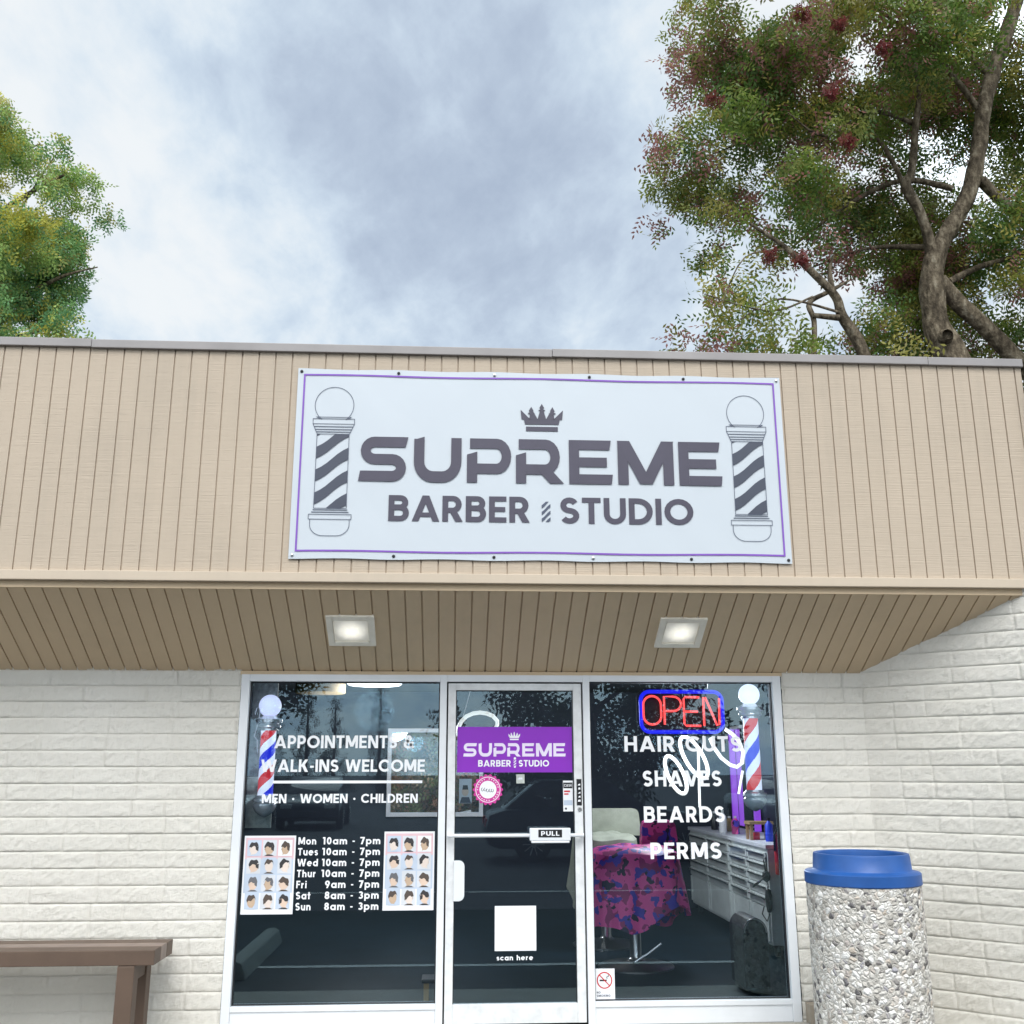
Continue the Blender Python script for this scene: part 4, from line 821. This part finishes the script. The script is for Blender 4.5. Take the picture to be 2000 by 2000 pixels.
# --- barber chairs under capes
def drape(name, cx, cy, z_top, z_bot, rx, ry, m_, parent, seed, skirt=.18, back=None):
    g = np.random.default_rng(seed); n, k = 96, 26; V = []; ph = g.random(6) * 6.28
    for j in range(k + 1):
        v = j / k
        for i in range(n):
            a = 2 * math.pi * i / n; c, s_ = math.cos(a), math.sin(a)
            sq = (abs(c) ** 3.2 + abs(s_) ** 3.2) ** (-1 / 3.2)
            if v < .3: rr = v / .3 * .97; zz = z_top + .02 * math.cos(rr * 1.5) - .03 * rr ** 4; fold = 0
            else:
                q = (v - .3) / .7; rr = .97 + skirt * q; hem = .07 * math.sin(2 * a + ph[0]) + .045 * math.sin(5 * a + ph[1]); zz = z_top - .03 - (z_top - z_bot + hem) * q
                fold = q * (.045 * math.sin(9 * a + ph[2]) + .03 * math.sin(14 * a + ph[3] + q * 2) + .015 * math.sin(23 * a + ph[4]))
            rr += fold; V.append((cx + rx * sq * rr * c, cy + ry * sq * rr * s_, zz + .012 * math.sin(7 * c * rr + ph[5]) * math.sin(6 * s_ * rr)))
    F = [(j * n + i, j * n + (i + 1) % n, (j + 1) * n + (i + 1) % n, (j + 1) * n + i) for j in range(k) for i in range(n)]
    mb = MB(); mb.add(V, F)
    if back:
        bx0, bx1, by, bz = back; prof = arc(bx0 + .05, bz - .05, .05, .05, 180, 90, 4) + arc(bx1 - .05, bz - .05, .05, .05, 90, 0, 4)
        mb.prism([(bx0 - .01, z_top - .02)] + prof + [(bx1 + .02, z_top - .02)], by - .06, by + .05)
    return mb.build(name, m_, parent, smooth=True)
def chair(lab, cx, cy, m_, zt, zb, rx, ry, seed, back, lever):
    t = thing('barber_chair', (cx, cy, 0), lab, 'barber chair', 'barber chairs covered with capes')
    drape('cape', cx, cy, zt, zb, rx, ry, m_, t, seed, back=back)
    MB().box(cx - rx * .8, cy - ry * .8, zt - .14, cx + rx * .8, cy + ry * .8, zt - .05).build('seat', 'blackp', t, bevel=.02)
    MB().lathe([(.30, 0), (.30, .012), (.26, .025), (.09, .045), (.06, .06), (.045, .08), (.045, .36), (.06, .37), (.06, zt - .14)], (cx, cy, 0), 32).build('pedestal', 'steel', t, smooth=True)
    if lever: MB().tube(lever, .009, 8).build('pump_lever', 'chrome', t, smooth=True)
chair('barber chair draped with a pink and blue camouflage cape', 1.47, 1.85, 'camo', .90, .40, .36, .30, 4, (1.58, 1.86, 2.05, 1.10), [(1.42, 1.60, .08), (1.52, 1.58, .14), (1.62, 1.56, .215)])
chair('barber chair draped with a plain khaki cape behind the door edge', 1.39, 2.9, 'khaki', .94, .44, .29, .30, 9, (1.22, 1.74, 3.1, 1.16), None)

# ================================================================== trash can, bench, small box
t = thing('trash_can', (2.32, -.80, 0), 'round pebble-faced concrete trash can with blue lid at the angled wall', 'trash can')
pb = [(.02, 0.02), (.305, .02), (.316, .035), (.318, .10), (.318, .86), (.31, .895), (.25, .90)]
V = []; n, mj = 160, 150; g = np.random.default_rng(3)
a = np.linspace(0, 2 * np.pi, n, endpoint=False); zz = np.linspace(.03, .90, mj); AA, ZZ_ = np.meshgrid(a, zz, indexing='ij')
RR = .310 + .005 * (vnoise(AA * 30, ZZ_ * 95, 21) - .5) + .004 * (vnoise(AA * 14, ZZ_ * 44, 22) - .5)
RR[:, 0] = .30; RR[:, -1] = .29
P = np.stack([2.32 + RR * np.cos(AA), -.80 + RR * np.sin(AA), ZZ_], -1).reshape(-1, 3); I = np.arange(n * mj).reshape(n, mj); J = np.roll(I, -1, 0)
npmesh('body', P, np.stack([I[:, :-1], J[:, :-1], J[:, 1:], I[:, 1:]], -1).reshape(-1, 4), 'agg', t, smooth=True)
ld = MB().lathe([(.311, .886), (.3165, .892), (.315, .946), (.308, .953), (.274, .959), (.267, .967), (.262, 1.035), (.258, 1.048), (.248, 1.050), (.238, 1.044), (.235, 1.03), (.235, .86)], (2.32, -.80, 0), 72).build('lid', 'lid', t, smooth=True)
MB().lathe([(.236, .861), (.10, .80), (.001, .79)], (2.32, -.80, 0), 48).build('liner', 'blackp', t, smooth=True)
t = thing('bench', (-2.4, -.33, 0), 'long brown bench with thick top against the block wall', 'bench')
sx0, sx1, sy0, sy1 = -3.6, -1.655, -.505, -.115
for k in range(3):
    w3 = (sy1 - sy0) / 3; MB().box(sx0, sy0 + k * w3 + (.002 if k else 0), .448, sx1, sy0 + (k + 1) * w3 - .002, .530).build('seat_board', 'bench' if k != 1 else 'benchtop', t, bevel=.005)
for x in (-1.855, -3.3):
    for yy in (-.46, -.20): MB().box(x, yy - .045, 0, x + .095, yy + .045, .446).build('leg', 'bench', t, bevel=.005)
    MB().box(x + .01, -.41, .36, x + .085, -.25, .446).build('cross_rail', 'bench', t)
t = thing('wall_box', (2.25, -.08, 0), 'small taupe utility box at the wall foot behind the trash can', 'utility box')
MB().box(2.20, -.10, 0.0, 2.31, -.012, .112).build('box_cover', 'tanbox', t, bevel=.004)

# ================================================================== trees
def leaves(clumps, per, ll, lw_, seed, tints, fan=True):
    g = np.random.default_rng(seed); cen = []; tn = []
    for (c, r, dens, ti) in clumps:
        k = int(per * dens * r * r); u = g.normal(size=(k, 3)); u /= np.linalg.norm(u, axis=1)[:, None]; rad = r * g.random(k) ** .45
        cen.append(np.array(c) + u * rad[:, None] * np.array([1, 1, .8])); a_ = np.tile(np.array(tints[ti]), (k, 1)); ks = list(tints)
        if len(ks) > 1: sw = g.random(k) < .38; a_[sw] = np.array([tints[q] for q in ks])[g.integers(0, len(ks), sw.sum())]
        tn.append(a_ * g.uniform(.7, 1.3, (k, 1)))
    cen = np.concatenate(cen); tn = np.concatenate(tn); K = len(cen)
    nl = 9; d = g.normal(size=(K, 3)); d[:, 2] -= .55; d /= np.linalg.norm(d, axis=1)[:, None]; sd_ = np.cross(d, g.normal(size=(K, 3))); sd_ /= np.linalg.norm(sd_, axis=1)[:, None]; nm = np.cross(d, sd_)
    Vs = []; Ts = []
    for j in range(nl):
        s = -1 if j % 2 else 1; b = cen + d * (ll * .42 * (j - nl / 2)); ax = d * .55 + sd_ * s * .85 + nm * g.uniform(-.35, .35, (K, 1))
        if j == nl - 1: ax = d.copy()
        ax /= np.linalg.norm(ax, axis=1)[:, None]; wd = np.cross(ax, nm); wd /= np.linalg.norm(wd, axis=1)[:, None] + 1e-9; L = ll * g.uniform(.75, 1.15, (K, 1))
        Vs.append(np.stack([b, b + ax * L * .4 + wd * lw_ / 2, b + ax * L, b + ax * L * .4 - wd * lw_ / 2], 1)); Ts.append(np.repeat((tn * g.uniform(.85, 1.15, (K, 1)))[:, None, :], 4, 1))
    V = np.concatenate(Vs).reshape(-1, 3); T = np.concatenate(Ts).reshape(-1, 3); F = np.arange(len(V)).reshape(-1, 4); return V, F, T
def inside(x, z, poly):
    c = False
    for i in range(len(poly)):
        (x0, z0), (x1, z1) = poly[i - 1], poly[i]
        if (z0 > z) != (z1 > z) and x < (x1 - x0) * (z - z0) / (z1 - z0) + x0: c = not c
    return c
def spline(p, sub=4):
    o = []
    for i in range(len(p) - 1):
        p0, p1, p2, p3 = p[max(i - 1, 0)], p[i], p[i + 1], p[min(i + 2, len(p) - 1)]
        for k in range(sub):
            t = k / sub; o.append(tuple(.5 * (2 * b + (c - a) * t + (2 * a - 5 * b + 4 * c - d_) * t * t + (3 * b - a - 3 * c + d_) * t ** 3) for a, b, c, d_ in zip(p0, p1, p2, p3)))
    o.append(p[-1]); return o
TY = 7.0
def limb(mb, pts, y0=0.0, y1=0.0, seg=10):
    n = len(pts); q = spline([(x, TY + y0 + (y1 - y0) * i / max(1, n - 1), z, r) for i, (x, z, r) in enumerate(pts)], 5)
    mb.tube([(a, b, c) for a, b, c, d_ in q], [max(.004, d_ * (1 + .06 * math.sin(c * 9 + a * 7))) for a, b, c, d_ in q], seg)
t = thing('pistache_tree', (7.6, TY, -.1), 'big pistache tree with red seed clusters rising behind the right of the roof', 'tree')
mb = MB()
limb(mb, [(7.75, -.1, .34), (7.68, 3.5, .29), (7.52, 6.77, .262), (7.38, 7.51, .236), (7.21, 7.92, .196), (7.19, 8.3, .187), (7.22, 8.83, .175), (7.38, 9.3, .144), (7.74, 9.86, .126), (8.01, 10.38, .127), (8.22, 11.07, .121), (8.4, 11.85, .119), (8.7, 12.66, .116), (9.11, 13.66, .11), (9.45, 14.6, .09), (9.8, 15.6, .06)], seg=16)
limb(mb, [(8.9, -.1, .26), (8.85, 4.5, .2), (8.67, 7.13, .136), (8.4, 7.53, .129), (7.96, 8.04, .122), (7.58, 8.41, .129), (7.32, 8.76, .125)], .15, 0, 14)
mb.build('trunk', 'bark', t, smooth=True)
lims = [([(7.26, 9.11, .1), (7.2, 9.47, .083), (7.07, 9.87, .075), (6.88, 10.25, .078), (6.97, 10.5, .062), (7.08, 11.22, .052), (7.16, 11.8, .036), (7.1, 12.6, .018)], 0, -.4),
        ([(8.19, 10.5, .086), (8.5, 10.25, .079), (8.89, 10.02, .072), (9.7, 9.7, .043)], 0, .3), ([(7.48, 8.73, .057), (8.09, 9.1, .046), (8.81, 9.41, .036), (9.71, 9.81, .022)], 0, .6),
        ([(6.4, 4.6, .12), (6.1, 6.3, .11), (5.80, 7.4, .088), (5.53, 7.84, .072), (5.42, 8.11, .065), (5.09, 8.42, .055), (4.66, 8.79, .04), (4.15, 9.09, .02)], -.3, -.9), ([(5.05, 7.2, .036), (5.11, 7.76, .04), (5.08, 8.07, .037), (5.4, 8.28, .034), (5.75, 8.5, .014)], -.6, -.4),
        ([(5.42, 8.15, .043), (5.44, 8.6, .032), (5.59, 8.96, .014)], -.6, -.3), ([(5.08, 7.83, .037), (5.46, 7.8, .043)], -.6, -.6), ([(7.77, 10.4, .05), (7.08, 10.65, .042), (6.3, 10.36, .034), (5.59, 9.86, .023), (5.13, 9.48, .011)], .1, .9), ([(7.1, 11.34, .04), (6.28, 11.27, .029), (5.38, 10.59, .02), (4.72, 10.72, .01)], -.2, -1.2),
        ([(6.95, 10.35, .043), (6.55, 11.55, .029), (5.46, 11.74, .02), (4.04, 11.3, .01)], 0, .8), ([(7.22, 9.36, .05), (6.47, 9.56, .026), (5.62, 9.39, .011)], .1, 1.0), ([(5.53, 7.87, .02), (4.54, 7.95, .014), (3.87, 7.5, .009)], -.6, -1.1), ([(5.06, 8.07, .017), (4.33, 7.71, .013), (3.35, 7.82, .007)], -.7, -1.2), ([(4.66, 8.75, .017), (3.99, 8.46, .011), (3.53, 7.55, .006)], -.8, -1.3), ([(8.6, 12.4, .06), (8.0, 13.4, .04), (7.0, 14.2, .02)], 0, .5), ([(8.35, 11.7, .05), (7.5, 12.6, .035), (6.2, 13.4, .02), (4.8, 13.8, .01)], 0, -.8)]
# a wall-side branch of the same tree carries the low limb
limbs = MB()
for p, a, b in lims: limb(limbs, p, a, b)
limbs.tube([(6.4, TY - .3, 4.6), (7.1, TY - .1, 3.3), (7.7, TY, 2.6)], [.12, .15, .18], 10)
limbs.lathe([(.001, .10), (.06, .085), (.10, .03), (.11, -.04), (.08, -.1)], (7.20, TY - .21, 7.72), 12, axis='y')
limbs.build('limbs', 'bark', t, smooth=True)
POLY = [(3.75, 14.9), (3.62, 14.24), (3.53, 13.15), (3.33, 12.37), (3.25, 11.43), (2.98, 10.78), (2.85, 10.28), (3.25, 9.95), (3.75, 9.74), (3.6, 9.22), (4.0, 9.06), (3.5, 8.6), (3.05, 7.78), (3.3, 7.0), (4.2, 6.6), (10.6, 6.4), (10.9, 14.9)]
TN = {0: (.16, .23, .04), 1: (.10, .18, .04), 2: (.29, .27, .06), 3: (.34, .16, .14), 4: (.235, .27, .07)}
TRUNK = [(7.45, 7.0), (7.38, 7.5), (7.21, 7.92), (7.19, 8.3), (7.22, 8.83), (7.38, 9.3), (7.55, 9.6), (7.74, 9.86), (7.88, 10.1), (8.01, 10.38), (8.12, 10.7), (8.22, 11.07), (8.31, 11.45), (8.4, 11.85), (8.55, 12.25), (8.7, 12.66), (8.9, 13.15), (9.11, 13.66), (7.26, 9.11), (7.2, 9.47), (7.07, 9.87), (6.88, 10.25), (6.97, 10.5), (7.03, 10.9), (8.67, 7.13), (8.4, 7.53), (7.96, 8.04), (7.58, 8.41), (5.5, 7.8), (5.75, 7.4)]
g = random.Random(12); cl = []
GAPS = [(4.95, 10.5, .22), (6.35, 10.1, .16), (5.85, 8.7, .22), (8.85, 11.5, .36), (9.0, 11.0, .30), (4.3, 9.5, .2), (5.35, 7.5, .25), (6.35, 7.4, .2), (5.0, 14.6, .3), (5.6, 10.0, .14), (4.8, 8.9, .16), (7.0, 9.0, .15)]
while len(cl) < 330:
    x, z = g.uniform(2.7, 10.8), g.uniform(6.5, 14.9)
    r = g.uniform(.36, .74)
    if not inside(x, z, POLY): continue
    if any((x - a) ** 2 + (z - b) ** 2 < (c + r * .75) ** 2 for a, b, c in GAPS): continue
    ed = min(inside(x - .45, z, POLY), inside(x - .35, z + .2, POLY), inside(x - .3, z - .3, POLY))
    if not ed: r = min(r, .30)
    y = TY + g.uniform(-1.9, 2.3) * (1 if ed else .6)
    if min(math.hypot(x - a, z - b) for a, b in TRUNK) < r * .9 + .14: y = TY + r * .6 + .35 + g.uniform(0, 1.6)
    low = z < 8.9
    dens = (1.0 if ed else .62) * ((.32 if x < 5.0 else .5) if (low and x < 6.6) else 1.0)
    lean = (x - 3.2) / 4.0
    q = g.random(); ti = (3 if q < .55 else 4 if q < .8 else 2) if not ed else (3 if q < .12 * (1.6 - lean) else 2 if q < .38 - .1 * lean else 4 if q < .50 else 0 if q < .78 else 1)
    cl.append(((x, y, z), r, dens, ti))
for k, (x, z) in enumerate(((2.95, 10.35), (3.3, 10.55), (3.7, 10.85), (3.45, 11.4), (4.2, 10.35), (4.0, 11.15), (4.45, 9.95), (3.95, 10.05), (4.6, 10.9), (5.25, 10.95), (5.5, 10.25), (4.9, 9.5), (4.4, 11.6), (3.7, 12.2), (4.1, 12.8), (5.4, 9.8), (4.3, 9.2), (5.2, 9.1), (6.0, 9.4), (6.2, 10.6), (4.9, 11.8))):
    cl.append(((x, TY + g.uniform(-1.4, 1.2), z), g.uniform(.30, .36) if x < 3.6 else g.uniform(.38, .55), .8, (3, 4, 0, 2, 0, 1)[k % 6]))
V, F, T = leaves(cl, 262, .100, .037, 5, TN)
npmesh('crown', V, F, 'leaf', t, tint=T)
for i, (x, z) in enumerate(((6.22, 13.0), (6.18, 12.6), (4.75, 12.25), (4.72, 11.72), (5.27, 11.55), (5.85, 11.2), (3.42, 10.3), (5.05, 10.5), (4.05, 7.98), (4.45, 7.95), (5.2, 9.7), (3.75, 12.5))):
    cc = []; g2 = random.Random(i)
    for k in range(6): cc.append(((x + g2.uniform(-.045, .045), TY - 2.0 + g2.uniform(-.04, .04), z + g2.uniform(-.06, .05)), g2.uniform(.10, .12), 1.0, 0))
    V, F, T = leaves(cc, 760, .032, .022, 50 + i, {0: (.20, .04, .04), 1: (.18, .075, .05)})
    npmesh('seed_cluster', V, F, 'leaf', t, tint=T)
t = thing('shade_tree', (-8.6, 9.0, -.1), 'yellow green tree behind the left of the roof', 'tree')
TY = 9.0; mb = MB(); limb(mb, [(-8.6, -.1, .3), (-8.5, 4, .24), (-8.4, 7.5, .18), (-8.6, 10, .12), (-8.7, 13, .04)], seg=12)
mb.build('trunk', 'bark', t, smooth=True)
mb = MB()
for p in ([(-8.4, 7.6, .10), (-7.6, 8.6, .06), (-6.6, 9.3, .03), (-5.9, 9.5, .01)], [(-8.5, 9.2, .08), (-7.6, 10.4, .05), (-6.5, 11.0, .02)], [(-8.6, 10.6, .07), (-7.9, 11.6, .04), (-7.3, 12.1, .012)], [(-8.4, 7.2, .08), (-7.4, 8.0, .05), (-6.2, 8.3, .02)], [(-8.45, 8.4, .09), (-9.6, 9.6, .05), (-10.6, 10.4, .02)], [(-7.5, 10.4, .02), (-6.9, 11.6, .01), (-6.65, 11.75, .004)]): limb(mb, p, 0, random.uniform(-.8, .8), 8)
mb.build('limbs', 'bark', t, smooth=True)
LP = [(-9.0, 13.4), (-7.98, 12.75), (-7.75, 12.5), (-7.65, 12.1), (-7.15, 11.8), (-6.85, 11.35), (-6.4, 11.4), (-6.05, 11.2), (-6.05, 10.8), (-6.4, 10.6), (-6.0, 10.2), (-6.0, 9.7), (-5.75, 9.25), (-6.05, 8.9), (-5.65, 8.4), (-5.75, 7.2), (-9, 6.8), (-11, 8), (-11, 12)]
LT = {0: (.21, .38, .14), 1: (.14, .30, .13), 2: (.50, .48, .09), 3: (.40, .38, .12), 4: (.35, .48, .15)}
g = random.Random(5); cl = []; GP = [(-7.62, 10.75, .22), (-7.75, 8.5, .20), (-6.6, 8.35, .12), (-6.42, 10.6, .14)]
while len(cl) < 235:
    x, z = g.uniform(-11, -5.4), g.uniform(7.2, 13.4); r = g.uniform(.30, .58)
    if not inside(x, z, LP): continue
    if any((x - a) ** 2 + (z - b) ** 2 < (c + r * .7) ** 2 for a, b, c in GP): continue
    ed = inside(x + .35, z, LP) and inside(x + .3, z + .3, LP)
    if not ed: r = min(r, .25)
    q = g.random(); top = (z - 10.6 - (x + 7) * -.1)
    ti = (2 if q < .6 else 4 if q < .85 else 3) if (top > .2 and x < -6.7) else (2 if q < .12 else 4 if q < .42 else 0 if q < .75 else 1)
    cl.append(((x, TY + g.uniform(-1.9, .9), z), r, 1.0 if ed else .8, ti))
V, F, T = leaves(cl, 620, .078, .033, 6, LT)
npmesh('crown', V, F, 'leaf', t, tint=T)

# ================================================================== what the glass mirrors: the car park behind the camera
FT = 48
def far_tree(x, y, h, rc_, zc, lab, seed, tint, name='lot_tree', n=60):
    t = thing(name, (x, y, -.13), lab, 'tree'); g = random.Random(seed)
    mb = MB(); mb.tube(spline([(x, y, -.13), (x + .1, y, h * .3), (x - .1, y + .1, h * .6), (x, y, h * .95)], 4), [.2 - .18 * i / 12 for i in range(13)], 8)
    for k in range(6):
        a = g.uniform(0, 6.28); z0 = h * g.uniform(.28, .5); mb.tube([(x, y, z0), (x + math.cos(a) * rc_ * .5, y + math.sin(a) * rc_ * .5, z0 + h * .15), (x + math.cos(a) * rc_ * .9, y + math.sin(a) * rc_ * .9, z0 + h * .22)], [.07, .045, .01], 6)
    mb.build('trunk', 'bark', t, smooth=True); cl = []
    for k in range(n):
        a, b = g.uniform(0, 6.28), g.uniform(-1, 1); q = rc_ * g.uniform(.3, 1) * math.sqrt(1 - b * b * .7); cl.append(((x + q * math.cos(a), y + q * math.sin(a), zc + (h - zc) * .5 + (h - zc) * .5 * b), g.uniform(.35, .8), 1.0, 0))
    V, F, T = leaves(cl, FT, .20, .085, seed, {0: tint}); npmesh('crown', V, F, 'leaf', t, tint=T)
def conifer(x, y, h, r, lab, seed):
    t = thing('conifer_tree', (x, y, -.13), lab, 'tree', 'conifers across the car park')
    MB().tube([(x, y, -.13), (x, y, h * .9)], [.14, .02], 8).build('trunk', 'bark', t); cl = []; g = random.Random(seed)
    for k in range(46):
        f = k / 46; q = r * (1 - f) * g.uniform(.5, 1); a = g.uniform(0, 6.28); cl.append(((x + q * math.cos(a), y + q * math.sin(a), .4 + (h - .5) * f), .16 + .42 * (1 - f) * g.uniform(.6, 1), 1.0, 0))
    V, F, T = leaves(cl, 60, .16, .05, seed, {0: (.03, .055, .03)}); npmesh('crown', V, F, 'leaf', t, tint=T)
far_tree(-5.6, -19, 9, 3.6, 2.9, 'spreading dark tree across the car park, reflected in the left window', 31, (.04, .065, .022), n=120)
far_tree(3.5, -20, 9, 4.3, 1.2, 'dense dark tree across the car park, reflected in the door', 32, (.045, .07, .02), n=150)
far_tree(12.8, -21, 9, 4.2, .6, 'dark tree across the car park, reflected in the right window', 33, (.03, .05, .02), n=190)
for k, (x, y, h, r) in enumerate(((-9.5, -48, 7.0, 1.1), (-7.6, -48, 6.4, 1.2), (-6.4, -50, 5.6, 1.0), (-3.9, -49, 7.2, .95))):
    conifer(x, y, h, r, ['slim conifer far left across the car park', 'broad conifer second from the left across the car park', 'short conifer third from the left across the car park', 'lone conifer nearest the middle across the car park'][k], 60 + k)
t = thing('hedge', (0, 14, -.13), 'brown and green hedge seen through the rear window of the shop', 'hedge')
g = random.Random(77); cl = []
for k in range(190): cl.append(((g.uniform(-3.4, 3.4), 14 + g.uniform(-.4, .5), g.uniform(.0, 3.1)), g.uniform(.4, .75), 1.0, g.choice([0, 0, 1, 2])))
V, F, T = leaves(cl, 150, .10, .05, 78, {0: (.34, .23, .12), 1: (.20, .22, .08), 2: (.40, .20, .12)}); npmesh('foliage', V, F, 'leaf', t, tint=T)
MB().box(-3.4, 14.2, -.13, 3.4, 14.8, 3.1).build('branch_mass', 'hedge', t)
def car(x, y, rz, paint, lab):
    t = thing('parked_car', (0, 0, 0), lab, 'car', 'cars parked across the lot')
    body = [(-2.25, .32), (-2.3, .55), (-2.22, .86), (-1.9, .95), (.75, .98), (1.0, .93), (2.05, .80), (2.26, .62), (2.28, .35), (2.0, .24), (-2.0, .24)]
    def lng(pts, hw, mats, name, bev, p=None):
        m_ = MB(); m_.prism(pts, -hw, hw); return m_.build(name, mats, p or t, bevel=bev, smooth=True)
    lng(body, .90, paint, 'body', .09); lng([(-1.95, .93), (-1.35, 1.43), (.05, 1.44), (.85, .95)], .76, 'carglass', 'windows', .05); lng([(-1.42, 1.40), (-1.2, 1.47), (-.1, 1.48), (.10, 1.40)], .70, paint, 'roof', .03)
    for a in (-1.4, 1.42):
        for s in (-.86, .86):
            w_ = MB().lathe([(.001, -.09), (.20, -.10), (.325, -.09), (.335, 0), (.325, .09), (.20, .10), (.001, .09)], (a, s, .33), 24, axis='y').build('wheel', 'tyre', t, smooth=True)
            rm = MB().lathe([(.001, -.012), (.05, -.012), (.06, 0)], (a, s * 1.13, .33), 12, axis='y')
            for k in range(10): q = k * .628; rm.tube([(a + .04 * math.cos(q), s * 1.13, .33 + .04 * math.sin(q)), (a + .2 * math.cos(q), s * 1.13, .33 + .2 * math.sin(q))], .012, 5)
            rm.build('rim', 'steel', w_)
    for s in (-.62, .62): MB().box(2.17, s - .16, .60, 2.275, s + .16, .72).build('headlight', 'chrome', t, bevel=.02); MB().box(-2.29, s - .14, .62, -2.2, s + .14, .78).build('tail_light', 'red', t, bevel=.02)
    t.location = (x, y, -.13); t.rotation_euler = (0, 0, rz)
car(2.9, -13.6, 0, 'card', 'dark car parked side-on across the lot, reflected in the door')
car(1.15, 11.2, R(180), 'carw', 'white car parked behind the shop, seen through the rear window')
car(-6.6, -25.5, R(92), 'cars', 'silver car parked nose-in across the lot')
car(-4.2, -26, R(88), 'card', 'dark car parked nose-in beside the silver car')
car(9.5, -24, R(90), 'cars', 'silver car parked under the right-hand lot tree')
t = thing('wheel_stop', (-1.75, -3.05, -.13), 'worn concrete wheel stop on the asphalt before the left window', 'wheel stop')
mb = MB(); pf = [(-1.86, -.13), (-1.64, -.13), (-1.68, -.01), (-1.72, .01), (-1.78, .01), (-1.82, -.01)]; mb.prism(pf, -4.0, -2.15); mb.build('concrete_bar', 'stop', t, bevel=.012)
